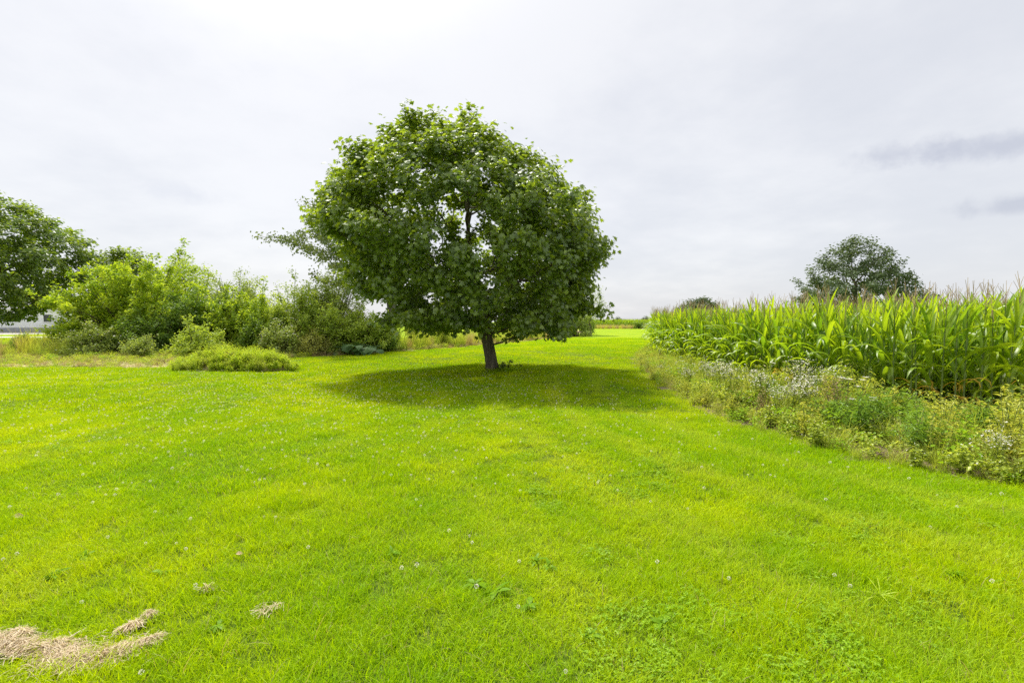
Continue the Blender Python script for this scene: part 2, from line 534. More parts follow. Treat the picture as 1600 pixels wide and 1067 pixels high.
build_ground()
region_sheet('field_soil', FIELD, 0.4, M['soil'], 'brown soil of the cornfield and its weedy margin')
region_sheet('brush_margin', ROUGH, 0.4, M['litter'], 'tan litter strewn ground under the shrubs')
region_sheet('bounce_yard', [(-120, 61), (-62, 61), (-62, 72.4), (-120, 72.4)], 1.2, M['bounce_yard'], 'grey gravel sheet added before the white building for neutral bounce')  # gravel sheet added to bounce neutral light onto the building wall
region_sheet('driveway', [(-120, 49.5), (-46, 49.5), (-47, 53), (-120, 53)], 1.0, M['gravel'], 'pale gravel driveway in front of white building')


# ------------------------------------------------------------------ scattered stuff: geometry nodes on points
def gn_scatter(name, pts, rot, scl, idx, protos, label, cat, kind='stuff', parent=None):
    coll = bpy.data.collections.new(name + '_pieces')
    for i, me in enumerate(protos):
        coll.objects.link(bpy.data.objects.new('%s_piece_%02d' % (name, i), me))
    pts = np.asarray(pts, np.float32); n = len(pts)
    me = bpy.data.meshes.new(name)
    me.vertices.add(n)
    me.vertices.foreach_set('co', pts.ravel())
    a = me.attributes.new('rot', 'FLOAT_VECTOR', 'POINT'); a.data.foreach_set('vector', np.asarray(rot, np.float32).ravel())
    a = me.attributes.new('scl', 'FLOAT_VECTOR', 'POINT')
    s = np.asarray(scl, np.float32)
    if s.ndim == 1:
        s = np.repeat(s[:, None], 3, 1)
    a.data.foreach_set('vector', s.ravel())
    a = me.attributes.new('idx', 'INT', 'POINT'); a.data.foreach_set('value', np.asarray(idx, np.int32))
    o = link(name, me, parent)
    ng = bpy.data.node_groups.new(name + '_scatter', 'GeometryNodeTree')
    ng.interface.new_socket('Geometry', in_out='INPUT', socket_type='NodeSocketGeometry')
    ng.interface.new_socket('Geometry', in_out='OUTPUT', socket_type='NodeSocketGeometry')
    N, L = ng.nodes, ng.links
    gi = N.new('NodeGroupInput'); go = N.new('NodeGroupOutput')
    ci = N.new('GeometryNodeCollectionInfo'); ci.inputs['Collection'].default_value = coll
    ci.inputs['Separate Children'].default_value = True; ci.inputs['Reset Children'].default_value = True
    iop = N.new('GeometryNodeInstanceOnPoints'); iop.inputs['Pick Instance'].default_value = True
    def attr(nm, typ):
        nd = N.new('GeometryNodeInputNamedAttribute'); nd.data_type = typ; nd.inputs['Name'].default_value = nm
        return next(s_ for s_ in nd.outputs if s_.enabled and s_.name == 'Attribute')
    e2r = N.new('FunctionNodeEulerToRotation')
    L.new(attr('rot', 'FLOAT_VECTOR'), e2r.inputs[0])
    L.new(gi.outputs[0], iop.inputs['Points']); L.new(ci.outputs[0], iop.inputs['Instance'])
    L.new(attr('idx', 'INT'), iop.inputs['Instance Index'])
    L.new(e2r.outputs[0], iop.inputs['Rotation']); L.new(attr('scl', 'FLOAT_VECTOR'), iop.inputs['Scale'])
    L.new(iop.outputs[0], go.inputs[0])
    md = o.modifiers.new('scatter', 'NODES'); md.node_group = ng
    return tag(o, label, cat, kind=kind)


def blades_patch(name, rng, radius, n, hlen, width, lean, mat, segs=2, flat=0.0, square=True):
    """a patch of curved grass blades"""
    if square:
        px = rng.uniform(-radius, radius, n); py = rng.uniform(-radius, radius, n)
    else:
        r = radius * np.sqrt(rng.random(n)); a = rng.random(n) * 2 * math.pi
        px, py = r * np.cos(a), r * np.sin(a)
    L = rng.uniform(hlen[0], hlen[1], n) * (1 + 0.25 * rng.normal(size=n)).clip(0.5, 1.7)
    az = rng.random(n) * 2 * math.pi
    ln = rng.uniform(lean[0], lean[1], n)
    D = np.stack([np.cos(az), np.sin(az)], 1)
    faz = az + rng.normal(0, 0.9, n) + math.pi / 2
    S = np.stack([np.cos(faz), np.sin(faz), np.zeros(n)], 1)
    w = rng.uniform(width[0], width[1], n)
    ks = np.linspace(0, 1, segs + 1)
    rows = []
    for k in ks:
        out = L * (ln * k ** 1.8)
        z = L * (k * np.cos(ln * k * 0.8)) * (1 - flat) + 0.0
        C = np.stack([px + D[:, 0] * out, py + D[:, 1] * out, z - 0.004], 1)
        if k < 1:
            ww = w * (1 - 0.45 * k)
            rows += [C - S * ww[:, None], C + S * ww[:, None]]
        else:
            rows.append(C)
    V = np.stack(rows, 1)                      # n, 2*segs+1, 3
    k = V.shape[1]
    base = (np.arange(n) * k)[:, None]
    quads = [base + np.array([[2 * i, 2 * i + 1, 2 * i + 3, 2 * i + 2]]) for i in range(segs - 1)]
    tri = base + np.array([[2 * segs - 2, 2 * segs - 1, 2 * segs]])
    v = rng.random(n)
    F = [np.concatenate(quads)] if quads else []
    vv = [np.tile(v, segs - 1)] if quads else []
    F.append(tri); vv.append(v)
    return mesh_np(name, V.reshape(-1, 3), F, mat, np.concatenate(vv))


def lawn_ok(x, y):
    wob = 0.07 + 0.08 * np.sin(x * 3.1 + y * 2.3) + 0.06 * np.sin(x * 7.7 - y * 5.1)
    ok = (~inside(FIELD, x, y) | (poly_dist(LAWN_EDGE, x, y) < wob)) & (~inside(ROUGH, x, y) | (poly_dist(ROUGH[:10], x, y) < 2 * wob))
    ok &= ~((y > 49.3) & (y < 53.2) & (x < -45.5)) & ~((y > 60.8) & (x < -61.5))
    return ok


def grid_pts(rng, step, d0, d1, margin=4.0):
    xm = d1 * 1.3 + margin
    X, Y = np.meshgrid(np.arange(-xm, xm, step), np.arange(d0, d1, step))
    X = X + rng.uniform(-.5, .5, X.shape) * step; Y = Y + rng.uniform(-.5, .5, Y.shape) * step
    x, y = X.ravel(), Y.ravel()
    ok = (np.abs(x) < 1.28 * y + margin) & lawn_ok(x, y)
    return x[ok], y[ok]


def build_lawn():
    rng = np.random.default_rng(11)
    protos, P, RT, S, I = [], [], [], [], []
    def band(step, d0, d1, metas, smin, smax):
        base = len(protos)
        for k, kw in enumerate(metas):
            protos.append(blades_patch('grass_patch', rng, mat=M['grass'], **kw))
        x, y = grid_pts(rng, step, d0, d1)
        n = len(x)
        if n == 0:
            return
        # longer and shorter growth in drifts
        drift = 0.5 + 0.5 * np.sin(x * 1.1 + 2.0 * np.sin(y * 0.7)) * np.cos(y * 0.9 + 1.4 * np.sin(x * 0.6))
        fine = np.sin(x * 6.3 + 1.9 * np.sin(y * 4.1)) * np.cos(y * 5.6 + 1.6 * np.sin(x * 3.7))
        sz = (smin + (smax - smin) * drift) * (1 + 0.22 * fine) * rng.uniform(0.75, 1.25, n)
        P.append(np.stack([x, y, hfun(x, y)], 1)); RT.append(np.stack([np.zeros(n), np.zeros(n), rng.random(n) * 6.28], 1))
        S.append(np.stack([np.ones(n), np.ones(n), sz], 1)); I.append(base + rng.integers(0, len(metas), n))
    band(0.16, 0.3, 4.2, [dict(radius=0.14, n=430, hlen=(0.035, 0.075), width=(0.0011, 0.0021), lean=(0.2, 1.15), segs=3) for _ in range(6)], 0.7, 1.25)
    band(0.22, 4.2, 8.5, [dict(radius=0.19, n=480, hlen=(0.035, 0.07), width=(0.0017, 0.003), lean=(0.2, 1.1), segs=2) for _ in range(5)], 0.7, 1.2)
    band(0.42, 8.5, 18, [dict(radius=0.34, n=640, hlen=(0.03, 0.06), width=(0.003, 0.0055), lean=(0.2, 1.0), segs=2) for _ in range(4)], 0.75, 1.15)
    band(0.95, 18, 48, [dict(radius=0.75, n=800, hlen=(0.03, 0.055), width=(0.006, 0.011), lean=(0.2, 0.9), segs=2) for _ in range(3)], 0.8, 1.1)
    gn_scatter('lawn_grass', np.concatenate(P), np.concatenate(RT), np.concatenate(S), np.concatenate(I), protos,
               'short bright green mown grass of the lawn', 'grass')

    # taller wisps the mower missed
    protos = [blades_patch('wisp', rng, 0.06, 34, (0.07, 0.15), (0.0012, 0.0022), (0.3, 1.3), M['grass'], 3, square=False) for _ in range(4)]
    x = rng.uniform(-14, 10, 5200); y = 1.6 + 15 * rng.random(5200) ** 1.5
    cl = np.sin(x * 2.1 + 1.7 * np.sin(y * 1.3)) * np.cos(y * 1.8 + np.sin(x * 1.1)) > 0.15
    ok = (np.abs(x) < 1.1 * y + 1) & lawn_ok(x, y) & cl
    x, y = x[ok], y[ok]; n = len(x)
    gn_scatter('grass_wisps', np.stack([x, y, hfun(x, y)], 1), np.stack([np.zeros(n)] * 2 + [rng.random(n) * 6.28], 1), rng.uniform(0.6, 1.05, n),
               rng.integers(0, 4, n), protos, 'longer wispy grass tufts dotted through the lawn', 'grass')

    # clover: leaves in drifts and white heads
    def clover_patch():
        a = Acc(); n = 46
        c = rng.normal(0, 0.075, (n, 2)); h = rng.uniform(0.02, 0.055, n)
        for k in range(3):
            th = rng.random(n) * 0.3 + k * 2.094 + np.repeat(rng.random(1) * 6, n)
            Yd = norm(np.stack([np.cos(th), np.sin(th), rng.normal(0, 0.25, n)], 1))
            Z = norm(np.stack([rng.normal(0, .25, n), rng.normal(0, .25, n), np.ones(n)], 1))
            Yd = norm(Yd - (Yd * Z).sum(1, keepdims=True) * Z)
            a.scatter(*LEAF2, np.stack([c[:, 0], c[:, 1], h], 1), np.cross(Yd, Z), Yd, Z, rng.uniform(0.014, 0.024, n), rng.random(n))
        return a.mesh('clover_patch', M['clover'])
    protos = [clover_patch() for _ in range(4)]
    n0 = 9000
    x = rng.uniform(-16, 9, n0); y = 1.5 + 15 * rng.random(n0) ** 1.3
    f = np.sin(x * 0.9 + 1.5 * np.sin(y * 0.8) + 2) * np.cos(y * 1.1 + np.sin(x * 1.4)) + 0.3 * rng.normal(size=n0)
    ok = (np.abs(x) < 1.1 * y + 1) & lawn_ok(x, y) & (f > 0.75)
    x, y = x[ok], y[ok]; n = len(x)
    gn_scatter('clover_leaves', np.stack([x, y, hfun(x, y)], 1), np.stack([np.zeros(n)] * 2 + [rng.random(n) * 6.28], 1), rng.uniform(0.6, 1.0, n),
               rng.integers(0, 4, n), protos, 'patches of low clover leaves growing in the lawn', 'clover')

    a = Acc(); m = 40
    dirs = norm(rng.normal(size=(m, 3)) + np.array([0, 0, 0.3]))
    X, Y, Z = leaf_axes(rng, m, dirs, 0.1, 1.0, 0.2, 0)
    a.scatter(LEAF2[0], LEAF2[1], dirs * 0.006 + np.array([0, 0, 0.06]), X, norm(dirs), Z, 0.006, rng.random(m))
    head = a.mesh('clover_head', M['petal'])
    n0 = 15000
    x = rng.uniform(-22, 6, n0); y = 2.0 + 16 * rng.random(n0) ** 0.8
    f = np.exp(-(((x + 4.0) / 5.5) ** 2 + ((y - 9.5) / 4.5) ** 2)) + 0.35 * np.exp(-(((x + 12) / 6) ** 2 + ((y - 14) / 3) ** 2)) + 0.035
    ok = (np.abs(x) < 1.1 * y + 1) & lawn_ok(x, y) & (rng.random(n0) < f)
    x, y = x[ok], y[ok]; n = len(x)
    gn_scatter('clover_flowers', np.stack([x, y, hfun(x, y)], 1), np.stack([rng.normal(0, .2, n), rng.normal(0, .2, n), rng.random(n) * 6.28], 1), rng.uniform(0.75, 1.35, n),
               np.zeros(n), [head], 'tiny white clover flowers sprinkled over the lawn', 'clover')


build_lawn()


# ------------------------------------------------------------------ trees
def colonize(trunk, A, step, kill, rng, iters=140, jit=0.18, trop=(0, 0, 0.0), maxn=9000):
    pos = [np.array(p, float) for p in trunk]
    par = [-1] + list(range(len(trunk) - 1))
    kids = [0] * len(trunk)
    A = np.array(A, float)
    P = np.array(pos)
    D = np.linalg.norm(A[:, None] - P[None], axis=2)
    near = D.argmin(1); dist = D.min(1)
    trop = np.array(trop)
    for _ in range(iters):
        if len(A) == 0 or len(pos) > maxn:
            break
        P = np.array(pos)
        dv = norm(A - P[near])
        acc = np.zeros((len(P), 3)); np.add.at(acc, near, dv)
        cnt = np.bincount(near, minlength=len(P))
        src = np.nonzero(cnt)[0]
        src = [s for s in src if kids[s] < 3]
        if not len(src):
            break
        new = []
        for s in src:
            d = acc[s] / max(cnt[s], 1) + jit * rng.normal(size=3) + trop
            p = P[s] + step * d / (np.linalg.norm(d) + 1e-9)
            new.append(p); par.append(int(s)); kids[s] += 1; kids.append(0)
        n0 = len(pos)
        pos.extend(new)
        Nw = np.array(new)
        d2 = np.linalg.norm(A[:, None] - Nw[None], axis=2)
        j = d2.argmin(1); dm = d2[np.arange(len(A)), j]
        up = dm < dist
        near[up] = n0 + j[up]; dist[up] = dm[up]
        stuck = np.array([kids[k] >= 3 for k in near])
        keep = (dist > kill) & ~stuck
        A, near, dist = A[keep], near[keep], dist[keep]
    return np.array(pos), np.array(par)


def radii(pos, par, R0, r0):
    n = len(pos)
    kids = [[] for _ in range(n)]
    for i, p in enumerate(par):
        if p >= 0:
            kids[p].append(i)
    tips = np.zeros(n)
    for i in range(n - 1, -1, -1):
        if not kids[i]:
            tips[i] = 1
        if par[i] >= 0:
            tips[par[i]] += tips[i]
    e = math.log(max(tips[0], 2)) / math.log(R0 / r0)
    return r0 * tips ** (1 / e), tips, kids


def limb_mesh(name, root, parent_pos, parent_r, pos, rad, kids, mat, minr=0.0):
    """one limb with everything that grows from it"""
    a = Acc()
    stack = [(root, parent_pos, parent_r)]
    while stack:
        i, pp, pr = stack.pop()
        chain = [pp, pos[i]]; rr = [min(pr, rad[i] * 1.25), rad[i]]
        while kids[i]:
            ks = sorted(kids[i], key=lambda k: -rad[k])
            for k in ks[1:]:
                stack.append((k, pos[i], rad[i]))
            i = ks[0]
            chain.append(pos[i]); rr.append(rad[i])
        mr = max(rr)
        if mr < minr:
            continue
        a.tube(chain, np.array(rr), 7 if mr > 0.06 else (5 if mr > 0.02 else 3))
    if not a.V:
        return None
    return a.mesh(name, mat, True)


def make_tree(name, label, base, trunk, A, centre, step, kill, R0, r0, leaf, leaf_mat_, nleaf, spread, size, rng, bark, cat='tree', group=None,
              tipmax=3, minr=0.0, up=0.6, outw=0.5, droop=0.35, jit=0.18, trop=(0, 0, 0), flare=1.35, zmin=0.15, rnd=0.7):
    """trunk: points relative to base; A: attractors relative to base"""
    t = thing(name, label, cat, (base[0], base[1], h1(*base)), group=group)
    pos, par = colonize(trunk, A, step, kill, rng, jit=jit, trop=trop)
    rad, tips, kids = radii(pos, par, R0, r0)
    nt = len(trunk)
    # trunk with root flare
    ta = Acc()
    tp = pos[:nt]
    fr = np.array([1 + (flare - 1) * math.exp(-max(p[2], 0) / 0.16) for p in tp])
    sides = 14
    ta.tube(np.array(tp), np.maximum(rad[:nt], r0 * 3) * fr, sides)
    link('trunk', ta.mesh('trunk', bark, True), t)
    small = Acc(); nsmall = 0
    for i in range(nt):
        for k in kids[i]:
            if k >= nt:
                me = limb_mesh('limb', k, pos[i], rad[i] * 0.8, pos, rad, kids, bark, minr)
                if me is not None:
                    link('limb', me, t)
    # leaves on the outer twigs
    tw = np.nonzero((tips <= tipmax) & (np.arange(len(pos)) >= nt))[0]
    per = max(1, int(round(nleaf / max(len(tw), 1))))
    src = np.repeat(tw, per)
    n = len(src)
    prev = pos[par[src]]
    f = rng.random((n, 1))
    c = pos[src] * f + prev * (1 - f) + rng.normal(size=(n, 3)) * spread * np.array([1, 1, 0.75])
    c = c[c[:, 2] > zmin]; n = len(c); src = src[:n]
    out = norm(c - np.array(centre))
    X, Y, Z = leaf_axes(rng, n, out, up, outw, rnd, droop)
    tone = np.clip(0.48 + 0.26 * rng.normal(size=n) + 0.26 * np.sin(c[:, 0] * 2.2 + 1.3 * np.sin(c[:, 2] * 2)) * np.sin(c[:, 1] * 2.4 + c[:, 2] * 1.1), 0, 1)
    a = Acc()
    a.scatter(leaf[0], leaf[1], c, X, Y, Z, size * rng.uniform(0.65, 1.2, n), tone)
    o = link('crown', a.mesh('crown', leaf_mat_), t)
    o['kind'] = 'stuff'
    return t


def profile_points(prof, n, rng, shell=0.5, lump=0.18, seed=0, keep=None, cz=None):
    """points inside a body of revolution: prof rows (z, cx, radius); most near the skin; bumpy skin"""
    prof = np.array(sorted(prof))
    z0, z1 = prof[0, 0], prof[-1, 0]
    out = []
    ph = np.random.default_rng(seed + 5).random(12) * 6.28
    while len(out) < n:
        m = n * 3
        z = rng.uniform(z0, z1, m)
        cx = np.interp(z, prof[:, 0], prof[:, 1]); r = np.interp(z, prof[:, 0], prof[:, 2])
        th = rng.random(m) * 2 * math.pi
        bump = 1 + lump * (np.sin(3 * th + ph[0] + z * 1.4) * np.sin(z * 1.9 + ph[1]) + 0.6 * np.sin(5 * th + ph[2] - z * 1.1) * np.sin(z * 3.1 + ph[3]) + 0.5 * np.sin(9 * th + ph[4] + z * 3))
        q = np.where(rng.random(m) < shell, 1 - 0.28 * rng.random(m) ** 1.5, np.sqrt(rng.random(m)))
        acc = rng.random(m) < r / prof[:, 2].max()
        P = np.stack([cx + q * r * bump * np.cos(th), q * r * bump * np.sin(th), z], 1)
        if keep is not None:
            acc &= keep(P, rng)
        out.extend(P[acc])
    return np.array(out[:n])


def build_maple():
    rng = np.random.default_rng(3)
    D = 15.7
    bx, by = spot(769, D)
    rows = [(518, 655, 870), (500, 612, 902), (475, 580, 925), (450, 556, 940), (400, 519, 956), (350, 496, 942), (300, 506, 912), (260, 526, 868), (222, 560, 818), (195, 592, 775), (178, 630, 715)]
    prof = []
    for py, l, r in rows:
        z = ztop(py, D)
        z = z if z < 3 else 3 + (z - 3) * 0.865        # the near side of the crown stands closer
        prof.append((z, ((l + r) / 2 + 5 - 769) / 755 * D, (r - l) / 2 / 755 * D * 0.92))
    s = D / 755
    def keep(P, rg):
        # thin windows through the crown where the limbs show
        px = 769 + P[:, 0] / s; zz = np.where(P[:, 2] < 3, P[:, 2], 3 + (P[:, 2] - 3) / 0.865); py = 503 - (zz - CAM_H) / s
        w1 = 1.25 * np.exp(-(((px - 668) / 66) ** 2 + ((py - 340) / 74) ** 2)) + 1.2 * np.exp(-(((px - 768) / 48) ** 2 + ((py - 372) / 42) ** 2)) + 0.6 * np.exp(-(((px - 850) / 30) ** 2 + ((py - 420) / 34) ** 2))
        cell = np.sin(P[:, 0] * 2.3 + 1.1 * np.sin(P[:, 2] * 1.7)) * np.sin(P[:, 1] * 2.1 + 0.7) * np.sin(P[:, 2] * 2.6 + 0.4 * P[:, 0])
        ok = rg.random(len(P)) > np.clip(0.95 * w1, 0, 0.88)
        ok &= (cell > -0.16) | (rg.random(len(P)) < 0.12)
        return ok
    A = profile_points(prof, 3300, rng, shell=0.72, lump=0.085, seed=2, keep=keep)
    # short boughs that stand out of the crown and make its outline ragged
    ctr = np.array([-0.95, 0.0, 3.9])
    rad_ = np.linalg.norm((A - ctr) * np.array([1, 1, 1.25]), axis=1)
    tipsA = A[rng.choice(np.nonzero((rad_ > np.quantile(rad_, 0.6)) & (A[:, 2] > 1.9))[0], 70, replace=False)]
    extra = [ctr + (p - ctr) * rng.uniform(1.03, 1.1) + rng.normal(0, 0.13, 3) for p in tipsA for _ in range(5)]
    A = np.concatenate([A, np.array(extra)])
    # boughs drooping to the grass in front
    A = np.concatenate([A, np.stack([rng.uniform(0.6, 2.2, 46), rng.uniform(-3.4, -1.9, 46), rng.uniform(1.3, 1.7, 46)], 1),
                        np.stack([rng.uniform(-3.0, -0.8, 50), rng.uniform(-3.2, -1.2, 50), rng.uniform(1.4, 1.8, 50)], 1)])
    trunk = [(0, 0, -0.08), (0, 0, 0.06), (-0.02, 0, 0.25), (-0.07, 0, 0.55), (-0.13, 0.0, 0.85), (-0.19, 0.02, 1.15), (-0.24, 0.03, 1.45), (-0.3, 0.05, 1.75), (-0.38, 0.05, 2.1), (-0.45, 0.06, 2.5), (-0.52, 0.06, 2.95)]
    make_tree('maple_tree', 'round-crowned maple standing alone on the lawn with its shadow around the trunk', (bx, by), trunk, A, (-0.9, 0, 3.6), 0.24, 0.3,
              0.19, 0.006, LEAF_MAPLE, M['maple'], 74000, 0.15, 0.148, rng, M['bark'], tipmax=3, trop=(0, 0, 0.03), zmin=0.95)
    # shoots and bare earth at the foot
    t = thing('sucker_shoots', 'leafy suckers sprouting at the foot of the maple trunk', 'shoots', (bx + 0.36, by - 0.12, h1(bx, by)))
    st, lf = Acc(), Acc()
    for k in range(16):
        bxk = rng.normal(0, 0.16); byk = rng.normal(0, 0.1)
        tip = np.array([bxk * 1.9, byk * 1.5, rng.uniform(0.12, 0.36)])
        P = np.linspace([bxk, byk, -0.02], tip, 4)
        st.tube(P, 0.004, 3)
        m = 9
        c = tip * rng.uniform(0.4, 1.05, (m, 1)) + np.array([bxk, byk, 0]) * 0.3 + rng.normal(0, 0.04, (m, 3)); c[:, 2] = np.maximum(c[:, 2], 0.02)
        X, Y, Z = leaf_axes(rng, m, norm(c + 1e-3), 0.8, 0.4, 0.6)
        lf.scatter(*LEAF_MAPLE, c, X, Y, Z, rng.uniform(0.06, 0.1, m), rng.random(m))
    link('stem', st.mesh('stem', M['twig']), t)['kind'] = 'stuff'
    link('leaves', lf.mesh('leaves', M['maple']), t)['kind'] = 'stuff'
    ring = blades_patch('long_grass', rng, 0.42, 700, (0.07, 0.15), (0.0022, 0.004), (0.2, 1.0), M['grass'], 2, square=False)
    n = 5
    gn_scatter('trunk_grass', [(bx - 0.2, by - 0.1, h1(bx, by)), (bx + 0.25, by - 0.15, h1(bx, by)), (bx + .55, by - .1, h1(bx, by)), (bx, by + .2, h1(bx, by)), (bx - .35, by + .1, h1(bx, by))],
               np.zeros((n, 3)), np.ones(n), np.zeros(n), [ring], 'unmown longer grass ringing the maple trunk', 'grass')


build_maple()


def crown_profile(h0, h, rx, shape='round'):
    zs = np.linspace(0, 1, 9)
    if shape == 'round':
        r = np.sqrt(np.clip(1 - (2 * zs - 0.95) ** 2 * 0.96, 0.02, 1))
    elif shape == 'broad':
        r = np.array([0.75, 0.96, 1.0, 0.9, 0.8, 0.68, 0.55, 0.4, 0.18])
    else:
        r = np.array([0.35, 0.7, 0.9, 1.0, 0.95, 0.82, 0.66, 0.46, 0.15])
    return [(h0 + (h - h0) * z, 0.0, rx * q) for z, q in zip(zs, r)]


def simple_tree(name, label, px, d, top_py, half_px, leafm, nleaf, size, seed, h0=1.2, shape='round', attr=700, bark=None, R0=None, spread=0.3, step=None, group=None, lump=0.14,
                shell=0.6, leaf=LEAF2, droop=0.35, jit=0.18, trop=(0, 0, 0), tipmax=3, keep=None, up=0.6):
    rng = np.random.default_rng(seed)
    h = ztop(top_py, d); rx = half_px / 755.0 * d
    A = profile_points(crown_profile(h0, h, rx, shape), attr, rng, shell, lump, seed, keep)
    step = step or max(rx, h) / 20
    zt = h0 + (h - h0) * 0.3
    trunk = [(0.03 * rng.normal() * z, 0.03 * rng.normal() * z, z) for z in np.linspace(-0.1, zt, 8)]
    R0 = R0 or 0.03 * h * 0.8
    return make_tree(name, label, spot(px, d), trunk, A, (0, 0, h0 + (h - h0) * 0.35), step, step * 1.25, R0, 0.008 * max(1, d / 40), leaf, leafm, nleaf, spread, size, rng,
                     bark or M['bark'], group=group, droop=droop, jit=jit, trop=trop, tipmax=tipmax, up=up)


def build_other_trees():
    simple_tree('maple_tree', 'big dark green maple beside the white building', -22, 31, 303, 122, M['maple_far'], 38000, 0.24, 21, h0=1.7, attr=1500, spread=0.24, step=0.36, lump=0.22, shell=0.66)
    simple_tree('broadleaf_tree', 'dark green tree rising behind the yellow-green shrub', 202, 36, 388, 42, M['maple_far'], 11000, 0.24, 22, h0=1.6, attr=520, spread=0.3, step=0.4)
    simple_tree('broadleaf_tree', 'thin-crowned tree with wispy top above the shrubs', 292, 31, 400, 42, M['olive_shrub'], 5200, 0.17, 23, h0=1.5, attr=420, spread=0.22, step=0.3, shell=0.5)
    simple_tree('poplar_tree', 'poplar with loose leaf sprays showing behind the lone maple', 612, 28.5, 232, 132, M['poplar'], 12500, 0.15, 24, h0=3.0, attr=420, keep=lambda P, r: P[:, 0] < -1.2, spread=0.17, step=0.42, shape='tall',
                bark=M['bark_pale'], lump=0.3, shell=0.75, droop=0.5, up=0.35)
    simple_tree('feathery_tree', 'small feathery tree beside the mown track beyond the maple', 922, 57, 438, 26, M['grey_shrub'], 2600, 0.16, 25, h0=1.4, attr=260, spread=0.22, step=0.3, shape='tall', lump=0.25)
    # oak in the field
    simple_tree('oak_tree', 'wide-spreading grey-green oak standing in the cornfield', 1335, 100, 371, 86, M['oak'], 19000, 0.5, 31, h0=3.4, shape='broad', attr=1150, spread=0.5, step=0.85,
                R0=0.6, lump=0.13, shell=0.55, tipmax=3)
    simple_tree('distant_tree', 'low rounded tree crown showing above the corn tassels', 1092, 92, 465, 30, M['oak'], 5000, 0.45, 32, h0=0.8, attr=260, spread=0.45, step=0.6, R0=0.2)
    simple_tree('horizon_tree', 'tiny tree on the horizon beyond the far corn', 966, 420, 495.5, 5, M['oak'], 700, 1.0, 33, h0=1.0, attr=70, spread=0.8, step=1.2, R0=0.3)
    simple_tree('horizon_tree', 'faint tree on the horizon at the end of the track', 1009, 430, 495, 7, M['oak'], 700, 1.0, 34, h0=1.0, attr=70, spread=0.8, step=1.2, R0=0.3)


build_other_trees()


# ------------------------------------------------------------------ shrubs
def shrub(name, label, px, d, half_px, top_py, leafm, nleaf, size, seed, leaf=LEAF2, tips=70, spread=0.22, depth=0.85, flowers=0, spriggy=0.5, group=None, bark=None, base_py=None, squash=1.0):
    rng = np.random.default_rng(seed)
    x, y = spot(px, d)
    h = ztop(top_py, d) * 1.04; rx = half_px * 1.1 / 755.0 * d; ry = rx * depth
    t = thing(name, label, 'shrub', (x, y, h1(x, y)), group=group)
    # tips on a bumpy dome, denser to the outside; some sprigs stand out of it
    th = rng.random(tips) * 2 * math.pi; cz = rng.random(tips) ** 0.85
    q = np.where(rng.random(tips) < 0.75, rng.uniform(0.8, 1.0, tips), rng.uniform(0.35, 0.8, tips))
    ph = rng.random(4) * 6.28
    q = q * (1 + 0.16 * np.sin(3 * th + ph[0]) * np.sin(5 * cz + ph[1]) + 0.12 * np.sin(7 * th + ph[2]))
    rr = np.sqrt(np.clip(1 - (cz * 0.98) ** 2 * squash, 0.02, 1))
    tipp = np.stack([rx * q * rr * np.cos(th), ry * q * rr * np.sin(th), np.maximum(h * 1.0 * q * cz, 0.12)], 1)
    st, lf = Acc(), Acc()
    nleaf = int(nleaf * 2.3); size = size * 1.08
    per = max(2, nleaf // tips)
    C, O, T = [], [], []
    for k in range(tips):
        b = np.array([rng.normal(0, rx * 0.12), rng.normal(0, ry * 0.12), -0.05])
        e = tipp[k]; m = (b + e) / 2 + np.array([0, 0, 0.18 * h]) * rng.random() + rng.normal(0, 0.08, 3) * rx * 0.5
        s = np.linspace(0, 1, 6)[:, None]
        P = (1 - s) ** 2 * b + 2 * s * (1 - s) * m + s ** 2 * e
        r0 = 0.012 + 0.006 * h
        st.tube(P, np.linspace(r0, 0.005, 6), 4)
        # twigs with leaves
        ntw = 5
        for j in range(ntw):
            f = rng.uniform(0.55, 1.0)
            o = (1 - f) ** 2 * b + 2 * f * (1 - f) * m + f ** 2 * e
            dirn = norm(norm(e - b) * 0.7 + rng.normal(size=3) * 0.7 + np.array([0, 0, 0.25]))
            L = spread * rng.uniform(0.8, 2.0) * (1 + spriggy * (rng.random() < 0.2))
            st.tube(np.array([o, o + dirn * L * 0.5, o + dirn * L]), np.array([0.006, 0.004, 0.002]), 3)
            m_ = max(1, per // ntw)
            g = rng.random((m_, 1)) ** 0.7
            c = o + dirn * L * g * 1.05 + rng.normal(0, spread * 0.34, (m_, 3))
            C.append(c); O.append(np.repeat(dirn[None], m_, 0)); T.append(np.clip(0.5 + 0.25 * rng.normal(size=m_) + 0.22 * rng.normal(), 0, 1))
    C = np.concatenate(C); O = np.concatenate(O); T = np.concatenate(T)
    C[:, 2] = np.maximum(C[:, 2], 0.04)
    X, Y, Z = leaf_axes(rng, len(C), O, 0.6, 0.35, 0.8, 0.2)
    lf.scatter(leaf[0], leaf[1], C, X, Y, Z, size * rng.uniform(0.6, 1.25, len(C)), T)
    link('stems', st.mesh('stems', bark or M['twig']), t)['kind'] = 'stuff'
    link('foliage', lf.mesh('foliage', leafm), t)['kind'] = 'stuff'
    if flowers:
        fa = Acc()
        top = C[rng.choice(len(C), flowers, p=(C[:, 2] ** 1.5) / (C[:, 2] ** 1.5).sum())] + rng.normal(0, 0.03, (flowers, 3)) + np.array([0, -0.05, 0.06])
        X, Y, Z = leaf_axes(rng, flowers, norm(rng.normal(size=(flowers, 3))), 1.0, 0.2, 0.5)
        fa.scatter(*DISC, top, X, Y, Z, rng.uniform(0.05, 0.1, flowers), rng.random(flowers))
        link('blossom', fa.mesh('blossom', M['petal']), t)['kind'] = 'stuff'
    return t


